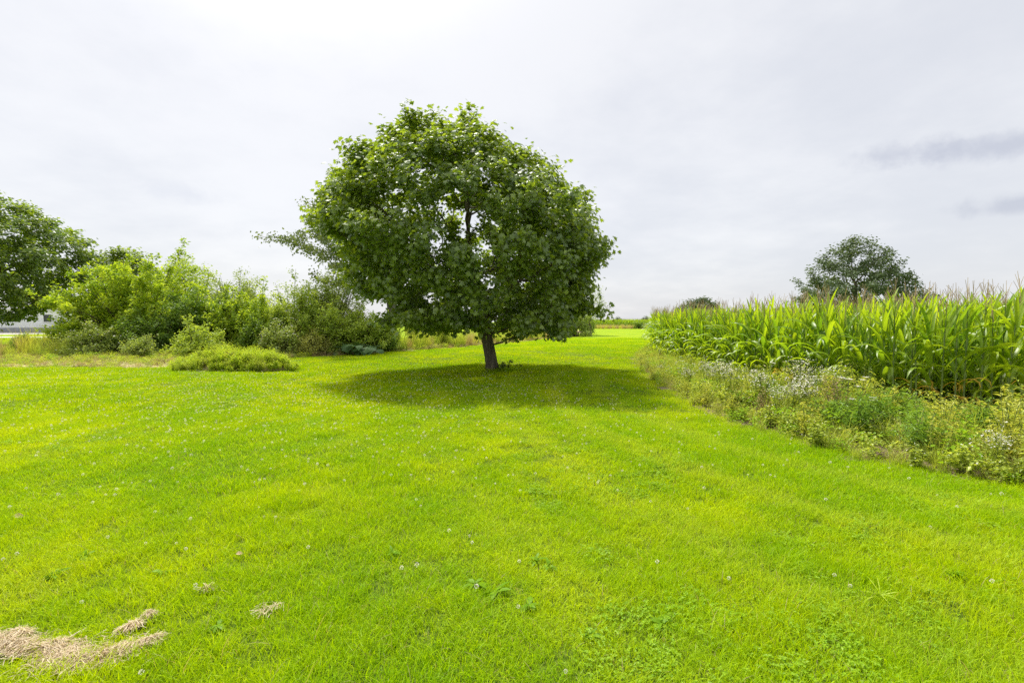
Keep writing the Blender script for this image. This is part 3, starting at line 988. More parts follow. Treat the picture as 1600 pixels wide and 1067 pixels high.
def build_shrubs():
    S = shrub
    S('shrub', 'large billowing yellow-green shrub, tallest mass of the hedgerow', 222, 25.5, 112, 405, M['boxelder'], 20000, 0.13, 41, tips=190, spread=0.3)
    S('shrub', 'yellow-green bush spilling out at the end of the hedgerow by the building', 138, 24.5, 46, 466, M['boxelder'], 5000, 0.12, 42, tips=70, spread=0.28)
    S('shrub', 'dark green bush in the shaded hollow of the big yellow-green shrub', 300, 24.2, 62, 468, M['dark_shrub'], 7000, 0.12, 43, tips=90, spread=0.26)
    S('shrub', 'twiggy grey-green shrub with upright shoots in the hedgerow', 372, 28.5, 56, 428, M['grey_shrub'], 9000, 0.1, 44, tips=110, spread=0.3, spriggy=1.2)
    S('shrub', 'yellow-green bush behind the weedy mound', 398, 25, 44, 455, M['boxelder'], 6000, 0.11, 45, tips=80, spread=0.26, spriggy=0.9)
    S('shrub', 'dark leafy shrub between the yellow-green bush and the willowy bush', 415, 23.8, 38, 492, M['dark_shrub'], 3600, 0.1, 46, tips=60)
    S('shrub', 'light green willowy bush below the poplar sprays', 462, 25, 48, 446, M['olive_shrub'], 9000, 0.095, 47, tips=120, spread=0.28)
    S('shrub', 'fine-leaved rounded grey-green shrub under the poplar', 522, 26.5, 52, 432, M['grey_shrub'], 14000, 0.09, 48, tips=170, spread=0.25)
    S('shrub', 'arching olive green shrub above the broad-leaved plant', 566, 25.6, 50, 487, M['olive_shrub'], 9000, 0.085, 49, tips=130, spread=0.23)
    S('shrub', 'pale grey-green bramble mound at the edge of the brushy strip', 150, 22, 38, 508, M['grey_shrub'], 4200, 0.09, 50, tips=70, spread=0.2, flowers=160)
    S('shrub', 'low olive bush with withered stems before the dark hollow', 312, 21.5, 42, 512, M['olive_shrub'], 4200, 0.085, 51, tips=70, spread=0.2)
    S('shrub', 'white-flowering bush at the foot of the hedgerow', 440, 22.8, 28, 503, M['grey_shrub'], 3000, 0.085, 52, tips=50, spread=0.2, flowers=260)
    S('shrub', 'straw-tinted low bush at the lawn edge below the hedgerow', 487, 23.2, 28, 522, M['rust_shrub'], 2600, 0.08, 53, tips=50, spread=0.18)
    S('shrub', 'yellowish green bush behind the straw-tinted bush', 476, 24.0, 36, 505, M['weed_yellow'], 3000, 0.085, 54, tips=60, spread=0.2)
    S('shrub', 'green weedy bush where the hedgerow tapers off', 606, 26.5, 26, 508, M['olive_shrub'], 2600, 0.09, 55, leaf=LEAF_NARROW, tips=46, spread=0.2)
    S('shrub', 'dark low shrub with tall grass at the building end of the strip', 42, 24.5, 18, 522, M['dark_shrub'], 1500, 0.09, 56, tips=40, spread=0.18)
    S('shrub', 'sunny yellow-green bush bulging from the middle of the hedgerow', 345, 24.6, 44, 468, M['boxelder'], 5200, 0.11, 71, tips=90, spread=0.24)
    S('shrub', 'olive bush filling the gap beside the willowy bush', 502, 24.4, 44, 472, M['olive_shrub'], 6000, 0.09, 72, tips=100, spread=0.22)
    S('shrub', 'dark rounded bush behind the broad-leaved plant', 590, 26.0, 34, 502, M['dark_shrub'], 3600, 0.09, 73, tips=70, spread=0.2)
    S('shrub', 'shadowy green bush low in front of the big yellow-green shrub', 235, 23.0, 52, 492, M['dark_shrub'], 5200, 0.1, 74, tips=90, spread=0.22)
    S('shrub', 'scrubby pale bush at the edge of the debris strip', 215, 21.0, 26, 526, M['grey_shrub'], 1500, 0.07, 75, tips=44, spread=0.16)
    # along the far side of the mown track
    S('shrub', 'upright pale green weed clump behind the maple trunk', 652, 30.5, 20, 507, M['weed'], 2400, 0.1, 57, leaf=LEAF_NARROW, tips=50, spread=0.22)
    S('shrub', 'second pale green weed clump behind the maple', 690, 31.5, 17, 512, M['weed'], 2200, 0.1, 58, leaf=LEAF_NARROW, tips=46, spread=0.22)
    S('shrub', 'small bush between the maple trunk and the mown track', 815, 43, 20, 510, M['olive_shrub'], 1600, 0.12, 59, tips=44, spread=0.25)
    S('shrub', 'low dark bush by the bend of the mown track', 868, 51, 22, 506, M['dark_shrub'], 1500, 0.13, 60, tips=44, spread=0.28)
    S('shrub', 'rounded grey-green bush beside the mown track', 893, 54, 30, 476, M['grey_shrub'], 4200, 0.13, 61, tips=80, spread=0.32)
    S('shrub', 'dark bush at the tip of the shrub row by the track', 917, 60, 11, 490, M['dark_shrub'], 1300, 0.15, 62, tips=36, spread=0.3)
    S('shrub', 'small dark bush before the far cornfield', 1000, 112, 7, 504, M['dark_shrub'], 500, 0.25, 63, tips=26, spread=0.4)
    # broad-leaved plant
    rng = np.random.default_rng(66)
    x, y = spot(552, 23.6)
    t = thing('broadleaf_plant', 'dark plant with large drooping leaves at the edge of the hedgerow', 'plant', (x, y, h1(x, y)))
    def big_leaf(L, W):
        n = 6; s = np.linspace(0, 1, n)
        w = W * np.array([0.28, 0.85, 1.0, 0.82, 0.5, 0.02])
        zc = 0.25 * L * np.sin(s * 2.0) - 0.42 * L * s ** 2
        rows = []
        for i in range(n):
            rows += [(-w[i], s[i] * L - (0.12 * L if i == 0 else 0), zc[i] - 0.12 * w[i]), (0, s[i] * L, zc[i] + 0.05 * W), (w[i], s[i] * L - (0.12 * L if i == 0 else 0), zc[i] - 0.12 * w[i])]
        q = [(3 * i + a, 3 * i + a + 1, 3 * i + a + 4, 3 * i + a + 3) for i in range(n - 1) for a in (0, 1)]
        a = Acc(); a.add(np.array(rows), quads=q, v=rng.random()); a.tube([(0, -L * 0.9, -0.25 * L), (0, -L * 0.4, -0.02), (0, 0.05, 0.02)], 0.012, 4, v=0.9)
        return a.mesh('leaf', M['burdock'], True)
    meshes = [big_leaf(rng.uniform(0.42, 0.6), rng.uniform(0.17, 0.25)) for _ in range(5)]
    for k in range(30):
        ox = rng.uniform(-1.1, 1.15)
        link('leaf', meshes[k % 5], t, (ox, rng.uniform(-0.3, 0.35), rng.uniform(0.18, 0.62) * (1 - 0.25 * abs(ox))), (rng.normal(-0.2, 0.35), rng.normal(0, 0.25), math.pi + rng.normal(0, 1.0)), rng.uniform(0.75, 1.1))


build_shrubs()


# ------------------------------------------------------------------ corn
def corn_leaf(rng, level):
    """a strap leaf in the XZ plane; low leaves arch over, top leaves stand up"""
    L = [0.72, 0.86, 0.92, 0.88, 0.74, 0.58][level] * rng.uniform(0.9, 1.1)
    W = [0.036, 0.042, 0.045, 0.043, 0.038, 0.03][level]
    a0 = [1.05, 1.14, 1.24, 1.33, 1.4, 1.44][level] + rng.normal(0, 0.07)
    bend = [3.5, 3.2, 2.4, 1.5, 0.8, 0.4][level] * rng.uniform(0.75, 1.2)
    n = 8; s = np.linspace(0, 1, n)
    ang = a0 - bend * s ** 1.7
    dx = np.cos(ang); dz = np.sin(ang)
    x = np.concatenate([[0], np.cumsum((dx[1:] + dx[:-1]) / 2)]) * L / (n - 1)
    z = np.concatenate([[0], np.cumsum((dz[1:] + dz[:-1]) / 2)]) * L / (n - 1)
    w = W * np.array([0.55, 0.85, 1.0, 1.0, 0.92, 0.76, 0.5, 0.04])
    tw = rng.normal(0, 0.5) * s
    yv = rng.normal(0, 0.05) * s ** 2
    nx, nz = -np.sin(ang), np.cos(ang)
    rows = []
    wav = 0.22 * np.sin(s * 11 + rng.random() * 6)
    for i in range(n):
        sy, sn = math.cos(tw[i]), math.sin(tw[i])
        for k in (-1, 0, 1):
            lift = (0.28 + 0.5 * wav[i] * k) * w[i] if k else -0.12 * w[i]
            oy = k * w[i] * sy - lift * sn; on = k * w[i] * sn + lift * sy
            rows.append((x[i] + nx[i] * on, yv[i] + oy, z[i] + nz[i] * on))
    q = [(3 * i + a, 3 * i + a + 1, 3 * i + a + 4, 3 * i + a + 3) for i in range(n - 1) for a in (0, 1)]
    return np.array(rows), np.array(q)


def build_corn():
    rng = np.random.default_rng(5)
    leaf_data = {lv: [corn_leaf(rng, lv) for _ in range(4)] for lv in range(6)}
    def lm(V, q, mat):
        return mesh_np('leaf', V, [q], mat, np.full(len(q), rng.random()), True)
    leaf_mesh = {lv: [lm(V, q, M['corn_leaf']) for V, q in leaf_data[lv]] for lv in range(6)}
    leaf_yel = [lm(V, q, M['corn_leaf_yellow']) for V, q in leaf_data[0]]
    H = 1.80
    def stalk_pts():
        return np.array([(0, 0, -0.05), (0, 0, 0.5), (0.005, 0, 1.1), (0, 0.005, H + 0.04)]), np.array([0.015, 0.014, 0.011, 0.005])
    a = Acc(); a.tube(*stalk_pts(), 6); stalk_acc = a
    stalk_me = a.mesh('stalk', M['corn_stalk'], True)
    tassel_accs = []
    for k in range(4):
        a = Acc()
        a.tube([(0, 0, -0.12), (0, 0, 0.12), (0.012, 0, 0.34)], np.array([0.005, 0.0045, 0.003]), 3, v=rng.random())
        for j in range(rng.integers(2, 5)):
            th = rng.random() * 6.28; z0 = rng.uniform(0.02, 0.12); sp = rng.uniform(0.03, 0.1); l = rng.uniform(0.15, 0.24)
            a.tube([(0, 0, z0), (sp * math.cos(th) * .6, sp * math.sin(th) * .6, z0 + l * .55), (sp * math.cos(th) * 1.3, sp * math.sin(th) * 1.3, z0 + l)], np.array([0.003, 0.0035, 0.0025]), 3, v=rng.random())
        tassel_accs.append(a)
    tassel_me = [a.mesh('tassel', M['tassel']) for a in tassel_accs]
    # ear of corn with silk, on some
    a = Acc(); a.tube([(0.02, 0, 0), (0.05, 0, 0.07), (0.075, 0, 0.16), (0.09, 0, 0.24)], np.array([0.012, 0.026, 0.026, 0.007]), 7, v=0.8)
    ear_me = a.mesh('ear', M['corn_leaf'], True)

    # plant recipe: list of (level, variant, z, azimuth, scale)
    def recipe():
        r = []; az0 = rng.random() * 6.28
        n = 11
        for i in range(n):
            f = i / (n - 1)
            lv = min(5, int(f * 5.99))
            r.append((lv, int(rng.integers(0, 4)), 0.22 + (H - 0.52) * f + rng.normal(0, 0.02), az0 + (i % 2) * math.pi + rng.normal(0, 0.45), rng.uniform(0.85, 1.1)))
        return r
    recipes = [recipe() for _ in range(12)]

    # where plants stand: rows that follow the edge of the field
    P = np.array(CORN_EDGE, float)
    seg = np.linalg.norm(np.diff(P, axis=0), axis=1); cum = np.concatenate([[0], np.cumsum(seg)])
    def along(s):
        return np.stack([np.interp(s, cum, P[:, 0]), np.interp(s, cum, P[:, 1])], 1)
    # smooth the outline
    ss = np.arange(0, cum[-1], 0.1)
    raw = along(ss)
    ker = np.ones(25) / 25
    sm = np.stack([np.convolve(np.pad(raw[:, i], 12, mode='edge'), ker, 'valid') for i in (0, 1)], 1)
    tan = norm(np.gradient(sm, axis=0)); nrm = np.stack([tan[:, 1], -tan[:, 0]], 1)
    # into the field
    mid = sm[len(sm) // 2]
    if not inside(CORN, np.array([mid[0] + nrm[len(sm) // 2][0]]), np.array([mid[1] + nrm[len(sm) // 2][1]]))[0]:
        nrm = -nrm
    rows = []
    for r in range(16):
        off = 0.12 + 0.5 * r
        line = sm + nrm * off
        dl = np.concatenate([[0], np.cumsum(np.linalg.norm(np.diff(line, axis=0), axis=1))])
        gap = 0.16 if r < 6 else 0.3
        s = np.arange(0, dl[-1], gap) + rng.normal(0, 0.025, len(np.arange(0, dl[-1], gap)))
        x = np.interp(s, dl, line[:, 0]) + rng.normal(0, 0.03, len(s)); y = np.interp(s, dl, line[:, 1]) + rng.normal(0, 0.03, len(s))
        ok = inside(CORN, x, y) & (np.abs(x) < 1.1 * y + 2.5)
        rows.append((x[ok], y[ok]))
    singles, rest = [], []
    vis = lambda x, y: (x < 1.075 * y + 0.15) & (y < 33)
    for r, (x, y) in enumerate(rows):
        for a_, b_ in zip(x, y):
            if r < 2 and vis(a_, b_):
                singles.append((a_, b_, r))
            else:
                rest.append((a_, b_))
    singles.sort(key=lambda p: math.hypot(p[0], p[1]) + 2.0 * p[2])
    rest += [(a_, b_) for a_, b_, _ in singles[290:]]
    singles = singles[:290]
    for k, (x, y, r) in enumerate(singles):
        yellow = r == 0 and y < 11.5 and rng.random() < 0.5
        if yellow:
            label, grp = 'corn plant with withered yellow-orange lower leaves at the field edge', 'corn plants with yellowed lower leaves'
        else:
            side = 'beside the mown track' if y > 13 else ('at the field corner' if x < 7.2 else 'behind the weedy margin')
            row = 'outermost row' if r == 0 else 'second row'
            ear = r == 0 and rng.random() < 0.3
            label = 'green corn plant%s in the %s %s' % (' with an ear' if ear else '', row, side)
            grp = 'corn plants%s, %s %s' % (' with ears' if ear else '', row, side)
        t = thing('corn_plant', label, 'corn plant', (x, y, h1(x, y) + 0.006), rng.random() * 6.28, grp)
        s = rng.uniform(0.88, 1.1)
        t.scale = (s, s, s); t.rotation_euler[0] = rng.normal(0, 0.03); t.rotation_euler[1] = rng.normal(0, 0.03)
        link('stalk', stalk_me, t)
        for i, (lv, vr, z, az, sc_) in enumerate(recipes[rng.integers(0, 12)]):
            me = leaf_yel[vr] if (yellow and i < 3) else leaf_mesh[lv][vr]
            link('leaf', me, t, (0, 0, z), (0, 0, az), sc_ * (0.7 if yellow and i < 3 else 1))
        link('tassel', tassel_me[rng.integers(0, 4)], t, (0, 0, H + 0.08), (rng.normal(0, .08), rng.normal(0, .08), rng.random() * 6))
        if not yellow and ear:
            link('ear', ear_me, t, (0, 0, 0.85), (0, 0, rng.random() * 6))

    # the rest of the field, plants merged into a few models
    def full_plant(rec, simple=False):
        me = bpy.data.meshes.new('corn_model')
        V, Q, mi, tv = [], [], [], []; n = 0
        def put(v, q, m, t):
            nonlocal n
            V.append(v); Q.append(q + n); mi.append(np.full(len(q), m)); tv.append(np.full(len(q), t)); n += len(v)
        for lv, vr, z, az, s in rec:
            v, q = leaf_data[lv][vr]
            c, s_ = math.cos(az), math.sin(az)
            v = v * s; v = np.stack([v[:, 0] * c - v[:, 1] * s_, v[:, 0] * s_ + v[:, 1] * c, v[:, 2] + z], 1)
            put(v, q, 0, rng.random())
        put(np.concatenate(stalk_acc.V), np.concatenate(stalk_acc.Q), 1, 0.5)
        ta = tassel_accs[rng.integers(0, 4)]
        if not simple:
            put(np.concatenate(ta.V) + np.array([0, 0, H + 0.08]), np.concatenate(ta.Q), 2, rng.random())
        me = mesh_np('corn_model', np.concatenate(V), [np.concatenate(Q)], None, np.concatenate(tv), True)
        for m in ('corn_leaf', 'corn_stalk', 'tassel'):
            me.materials.append(M[m])
        me.polygons.foreach_set('material_index', np.concatenate(mi).astype(np.int32))
        return me
    protos = [full_plant(rc, k % 2) for k, rc in enumerate(recipes[:8])]
    rest = np.array(rest); n = len(rest)
    gn_scatter('corn_rows', np.stack([rest[:, 0], rest[:, 1], hfun(rest[:, 0], rest[:, 1])], 1), np.stack([rng.normal(0, .03, n), rng.normal(0, .03, n), rng.random(n) * 6.28], 1),
               rng.uniform(0.88, 1.1, n), rng.integers(0, 8, n), protos, 'mass of tasselled corn filling the field behind the outer rows', 'corn')
    # the far field across the track
    x, y = np.meshgrid(np.arange(13, 75, 0.22), np.arange(124, 130, 0.75)); x = x.ravel(); y = y.ravel() - 0.02 * (x.ravel() - 30); n = len(x)
    gn_scatter('far_corn', np.stack([x + rng.normal(0, .05, n), y + rng.normal(0, .1, n), np.zeros(n)], 1), np.stack([np.zeros(n), np.zeros(n), rng.random(n) * 6.28], 1),
               rng.uniform(1.05, 1.2, n), rng.integers(0, 8, n), protos, 'far strip of corn at the end of the mown track', 'corn')


build_corn()


# ------------------------------------------------------------------ weeds
def weed_plant(rng, kind):
    """stems, leaves, flowers of one weed; returns dict part -> mesh"""
    st, lf, fl = Acc(), Acc(), Acc()
    spec = dict(
        fleabane=(15, 0.72, 0.2, 'weed', LEAF_NARROW, 0.085, 16, 12, 0.022),
        carrot=(9, 0.75, 0.22, 'weed_feather', LEAF_NARROW, 0.07, 18, 1, 0.0),
        feather=(22, 0.62, 0.34, 'weed_feather', LEAF_NARROW, 0.07, 42, 0, 0),
        yellow=(14, 0.66, 0.26, 'weed_yellow', LEAF_NARROW, 0.085, 22, 0, 0),
        leafy=(14, 0.5, 0.28, 'weed', LEAF2, 0.085, 22, 1, 0.02),
        green=(13, 0.78, 0.22, 'weed', LEAF_NARROW, 0.095, 30, 0, 0),
        brown=(20, 0.66, 0.3, 'weed_brown', LEAF_NARROW, 0.055, 24, 0, 0),
    )[kind]
    ns, H, sp, lm, leaf, ls, nl, nf, fs = spec
    for k in range(ns):
        th = rng.random() * 6.28; b = rng.normal(0, 0.05, 2)
        out = sp * rng.random() ** 0.6; h = H * rng.uniform(0.65, 1.12) * (1 - 0.35 * (out / sp) ** 2 * (kind in ('feather', 'leafy', 'brown')))
        e = np.array([b[0] + out * math.cos(th), b[1] + out * math.sin(th), h])
        m = np.array([b[0] + 0.45 * out * math.cos(th), b[1] + 0.45 * out * math.sin(th), h * 0.6])
        s = np.linspace(0, 1, 5)[:, None]
        P = (1 - s) ** 2 * np.array([b[0], b[1], -0.03]) + 2 * s * (1 - s) * m + s ** 2 * e
        st.tube(P, np.linspace(0.005, 0.0022, 5), 3)
        f = rng.uniform(0.12, 1.0, nl)[:, None]
        c = (1 - f) ** 2 * np.array([b[0], b[1], 0]) + 2 * f * (1 - f) * m + f ** 2 * e
        dr = norm(np.concatenate([rng.normal(size=(nl, 2)), rng.uniform(0.0, 0.7, (nl, 1))], 1))
        if kind in ('feather', 'brown', 'carrot'):
            c = c + dr * rng.uniform(0, 0.09, (nl, 1))
        X, Y, Z = leaf_axes(rng, nl, dr, 0.7, 0.1, 0.5, 0.1)
        lf.scatter(leaf[0], leaf[1], c, X, Y, Z, ls * rng.uniform(0.6, 1.3, nl) * (1.25 - 0.5 * f[:, 0]), np.clip(0.5 + 0.28 * rng.normal(size=nl), 0, 1))
        if nf and kind == 'carrot':
            nn = 16; r = 0.045 * np.sqrt(rng.random(nn)); a = rng.random(nn) * 6.28
            c = e + np.stack([r * np.cos(a), r * np.sin(a), rng.normal(0, 0.004, nn) + 0.02], 1)
            X, Y, Z = leaf_axes(rng, nn, np.tile([0, 0, 1.0], (nn, 1)), 1, 0, 0.25)
            fl.scatter(*DISC, c, X, Y, Z, 0.02, rng.random(nn))
            for j in range(0, nn, 3):
                st.tube(np.array([e, c[j]]), 0.0012, 3)
        elif nf:
            c = e + rng.normal(0, 0.05, (nf, 3)) * np.array([1.2, 1.2, 0.8]) + np.array([0, 0, 0.02])
            X, Y, Z = leaf_axes(rng, nf, norm(rng.normal(size=(nf, 3))), 1.0, 0.2, 0.6)
            fl.scatter(*DISC, c, X, Y, Z, fs * rng.uniform(0.8, 1.3, nf), rng.random(nf))
            for q in c:
                st.tube(np.array([e - np.array([0, 0, 0.05]), q]), 0.0012, 3)
    parts = dict(stems=st.mesh('stems', M['twig' if kind == 'brown' else 'stem_green']), leaves=lf.mesh('leaves', M[lm]))
    if fl.V:
        parts['flowers'] = fl.mesh('flowers', M['petal'])
    return parts


def build_weeds():
    rng = np.random.default_rng(9)
    kinds = ['fleabane', 'carrot', 'feather', 'yellow', 'leafy', 'green', 'brown']
    P = {k: [weed_plant(rng, k) for _ in range(3)] for k in kinds}
    names = dict(fleabane=('fleabane_plant', 'fleabane with sprays of tiny white daisies', 'white fleabane in the field margin'),
                 carrot=('wild_carrot', 'wild carrot with flat white flower heads', 'wild carrots'),
                 feather=('ragweed_plant', 'bushy feathery bright green weed', 'feathery green weeds in the field margin'),
                 yellow=('yellowish_weed', 'upright yellowish green weed', 'yellowish weeds in the field margin'),
                 leafy=('leafy_weed', 'low broad-leaved green weed', 'leafy weeds'),
                 green=('tall_weed', 'tall narrow-leaved green weed', 'tall green weeds'),
                 brown=('withered_weed', 'withered brownish weed clump', 'withered weeds in the field margin'))
    def put(kind, x, y, s, dl, dc):
        nm, lb, gr = names[kind]
        where = 'fringing the lawn' if dl < 0.5 else ('hard against the corn' if dc < 0.6 else ('beside the bend of the mown track' if y > 14 else 'amid the thick of the weeds'))
        lb = lb + ', ' + where; gr = gr + ', ' + where
        sq = 1.0
        t = thing(nm, lb, 'weed', (x, y, h1(x, y) + 0.006), rng.random() * 6.28, gr)
        t.scale = (s, s, s * sq)
        for k, me in P[kind][rng.integers(0, 3)].items():
            o = link(k, me, t); o['kind'] = 'stuff'
    # place plants over the strip between lawn and corn
    pts = []
    tries = 0
    while len(pts) < 215 and tries < 60000:
        tries += 1
        y = 3.5 + 25 * rng.random() ** 1.7; x = rng.uniform(3.2, 11)
        if x > 1.09 * y + 0.4 or not inside(FIELD, np.array([x]), np.array([y]))[0] or inside(CORN, np.array([x]), np.array([y]))[0]:
            continue
        dl = poly_dist(LAWN_EDGE, np.array([x]), np.array([y]))[0]
        if dl < 0.08 or any((x - a) ** 2 + (y - b) ** 2 < 0.19 ** 2 for a, b, _ in pts):
            continue
        pts.append((x, y, dl))
    for x, y, dl in pts:
        dc = poly_dist(CORN_EDGE, np.array([x]), np.array([y]))[0]
        px = 800 + 755 * x / y
        g = lambda cx, cy, rr: math.exp(-(((x - cx) ** 2 + (y - cy) ** 2) / rr ** 2))
        w = dict(fleabane=0.1 + 3.2 * g(4.8, 8.8, 0.9) + 2.2 * g(4.1, 7.6, 0.6) + 2.6 * g(5.4, 10.3, 0.9),
                 carrot=0.05 + 3.0 * g(4.9, 12.5, 1.0), feather=0.25 + 5.0 * g(4.75, 6.6, 0.55), yellow=0.9 + 1.5 * g(6.0, 6.5, 1.0),
                 leafy=2.2 if dl < 0.5 else 0.25, green=0.3 + (1.6 if dc < 0.8 else 0) + 0.8 * g(5.9, 7.8, 0.7), brown=0.12 + 2.2 * g(4.45, 7.2, 0.45) + 1.6 * g(5.3, 9.0, 0.5))
        if y > 15:
            w['yellow'] += 1.2; w['leafy'] += 0.8
        ks = list(w); pr = np.array([w[k] for k in ks]); kind = ks[rng.choice(len(ks), p=pr / pr.sum())]
        s = rng.uniform(0.75, 1.12) * (0.62 + 0.38 * min(1, dl / 0.9)) * (0.62 if y > 13 else (0.8 if y > 9.5 else 1.0))
        s *= 0.6 if (x > 5.9 and y < 8.6 and dc < 1.9) else 1.0
        put(kind, x, y, s, dl, dc)

    # low filler between them: grass, seedlings
    tuft = [blades_patch('tuft', rng, 0.1, 60, (0.18, 0.42), (0.002, 0.004), (0.2, 1.0), M['weed'], 3, square=False) for _ in range(2)]
    tuft += [blades_patch('tan_tuft', rng, 0.1, 40, (0.15, 0.36), (0.0015, 0.003), (0.3, 1.2), M['tan_grass'], 3, square=False)]
    low = []
    for k in range(3):
        a = Acc(); n = 90
        c = np.concatenate([rng.normal(0, 0.1, (n, 2)), rng.uniform(0.03, 0.28, (n, 1))], 1)
        X, Y, Z = leaf_axes(rng, n, norm(rng.normal(size=(n, 3))), 0.8, 0.2, 0.6)
        lf = LEAF2 if k < 2 else LEAF_NARROW
        a.scatter(lf[0], lf[1], c, X, Y, Z, rng.uniform(0.03, 0.07, n), rng.random(n))
        low.append(a.mesh('seedlings', M[['weed', 'clover', 'weed_yellow'][k]]))
    n0 = 9000
    y = 3.2 + 32 * rng.random(n0) ** 1.5; x = rng.uniform(3.2, 15, n0)
    ok = inside(FIELD, x, y) & (~inside(CORN, x, y) | (poly_dist(CORN_EDGE, x, y) < 0.35)) & (x < 1.1 * y + 1.2)
    x, y = x[ok], y[ok]; n = len(x)
    idx = rng.choice(6, n, p=[0.22, 0.2, 0.12, 0.18, 0.16, 0.12])
    dl = poly_dist(LAWN_EDGE, x, y); dl = np.where((x > 5.9) & (y < 8.6), np.minimum(dl, 0.15), dl)
    gn_scatter('margin_weeds', np.stack([x, y, hfun(x, y)], 1), np.stack([np.zeros(n)] * 2 + [rng.random(n) * 6.28], 1), rng.uniform(0.7, 1.35, n) * (0.5 + 0.5 * np.clip(dl / 0.7, 0, 1)),
               idx, tuft + low, 'tangle of low grass and seedlings between the lawn and the corn', 'weeds')

    # brushy strip under the hedgerow: cut stalks, dry grass, sprouts
    twigs = []
    for k in range(2):
        a = Acc()
        for j in range(14):
            c = rng.normal(0, 0.22, 2); th = rng.random() * 6.28; L = rng.uniform(0.15, 0.45); up = rng.uniform(0, 0.22)
            a.tube([(c[0], c[1], 0.01), (c[0] + .5 * L * math.cos(th), c[1] + .5 * L * math.sin(th), 0.03 + up * .6), (c[0] + L * math.cos(th), c[1] + L * math.sin(th), 0.02 + up)], 0.006, 3, v=rng.random())
        twigs.append(a.mesh('twigs', M['weed_brown']))
    n0 = 24000
    x = rng.uniform(-28, 16, n0); y = 16.4 + 40 * rng.random(n0) ** 1.6
    ok = inside(ROUGH, x, y) & (np.abs(x) < 1.1 * y + 2)
    x, y = x[ok], y[ok]; n = len(x)
    idx = rng.choice(8, n, p=[0.05, 0.04, 0.28, 0.1, 0.06, 0.19, 0.14, 0.14])
    edge = np.clip((y - 16.8) / 4.0, 0, 1)
    sprout = low[2].copy(); sprout.materials[0] = M['lime_weed']
    gn_scatter('brush_undergrowth', np.stack([x, y, hfun(x, y)], 1), np.stack([np.zeros(n)] * 2 + [rng.random(n) * 6.28], 1), rng.uniform(0.35, 0.95, n) * (0.55 + 0.7 * edge),
               idx, tuft + low[:2] + [sprout] + twigs, 'dry stalks, sprouts and tan grass on the brushy strip', 'undergrowth')
    # taller grass at the building end of the strip and behind the maple
    tall = [blades_patch('tall_grass', rng, 0.3, 160, (0.6, 1.1), (0.004, 0.008), (0.1, 0.6), M[m], 3, square=False) for m in ('weed', 'olive_shrub', 'weed_yellow', 'tan_grass')]
    pts = [(rng.uniform(-23.5, -19.5), rng.uniform(21.5, 25)) for _ in range(40)]
    for s in np.linspace(0, 1, 150):
        qx = np.interp(s, [0, .35, .6, 1], [-6.6, -2.4, 2.2, 9]); qy = np.interp(s, [0, .35, .6, 1], [25.8, 32.6, 42.6, 64])
        pts.append((qx - rng.uniform(0.1, 2.2), qy + rng.uniform(0.2, 1.5)))
    pts = np.array(pts); n = len(pts)
    gn_scatter('tall_grass', np.stack([pts[:, 0], pts[:, 1], hfun(pts[:, 0], pts[:, 1])], 1), np.stack([np.zeros(n)] * 2 + [rng.random(n) * 6.28], 1), rng.uniform(0.55, 1.15, n),
               rng.choice(4, n, p=[.35, .25, .2, .2]), tall, 'tall unmown grass and goldenrod along the shrub row', 'grass')
    # tan strip before the far corn
    n = 900
    x = rng.uniform(16, 60, n); y = 112 + rng.uniform(0, 9, n) - 0.02 * (x - 30)
    gn_scatter('far_dry_grass', np.stack([x, y, np.zeros(n)], 1), np.stack([np.zeros(n)] * 2 + [rng.random(n) * 6.28], 1), rng.uniform(0.5, 0.95, n), rng.choice(2, n, p=[.3, .7]) * 1 + 2,
               tall, 'tan dry grass strip before the far cornfield', 'grass')

    # weedy mound on the lawn
    cx, cy = MOUND_C; rx, ry = MOUND_R
    t = thing('weed_mound', 'low mound of earth overgrown with bright green weeds on the lawn', 'mound', (cx, cy, h1(cx, cy)))
    a = Acc(); na, nr = 28, 7
    rows = []
    for i in range(nr):
        f = i / (nr - 1)
        for k in range(na):
            th = 2 * math.pi * k / na
            q = 0.88 * f * (1 + 0.1 * math.sin(3 * th + 1) + 0.06 * math.sin(7 * th))
            rows.append((rx * q * math.cos(th), ry * q * math.sin(th), 0.42 * (1 - f ** 2) * (1 + 0.25 * math.sin(2 * th + 1) * f) - 0.03))
    V = np.array(rows)
    q = [(i * na + k, (i + 1) * na + k, (i + 1) * na + (k + 1) % na, i * na + (k + 1) % na) for i in range(nr - 1) for k in range(na)]
    a.add(V, quads=q)
    link('soil', a.mesh('soil', M['litter'], True), t)
    n = 520
    r = np.sqrt(rng.random(n)) * 1.02; th = rng.random(n) * 6.28
    X, Y = rx * r * np.cos(th), ry * r * np.sin(th)
    dry = np.exp(-(((X + 0.1) / 0.55) ** 2 + ((Y + 0.1) / 0.5) ** 2)) > rng.random(n) * 1.3
    tone = ['leafy', 'feather', 'yellow', 'green']
    pl = [weed_plant(rng, k) for k in ('leafy', 'leafy', 'feather', 'yellow', 'brown')]
    merged = []
    for i, p_ in enumerate(pl):
        me = p_['leaves'].copy()
        if i < 4:
            me.materials[0] = M['lime_weed' if i != 2 else 'weed']
        merged.append(me)
    for k in (0, 1):
        me = tuft[k].copy(); me.materials[0] = M['lime_weed']
        merged.append(me)
    idx = np.where(dry, 4, rng.choice([0, 1, 2, 3, 5, 6], n, p=[.16, .16, .1, .2, .19, .19]))
    gn_scatter('foliage', np.stack([X, Y, 0.4 * (1 - r ** 2).clip(0) - 0.03], 1), np.stack([np.zeros(n)] * 2 + [rng.random(n) * 6.28], 1), rng.uniform(0.4, 0.9, n) * np.where(dry, 0.6, 1) * (1 - 0.3 * r ** 2), idx, merged, None, None, parent=t)


build_weeds()


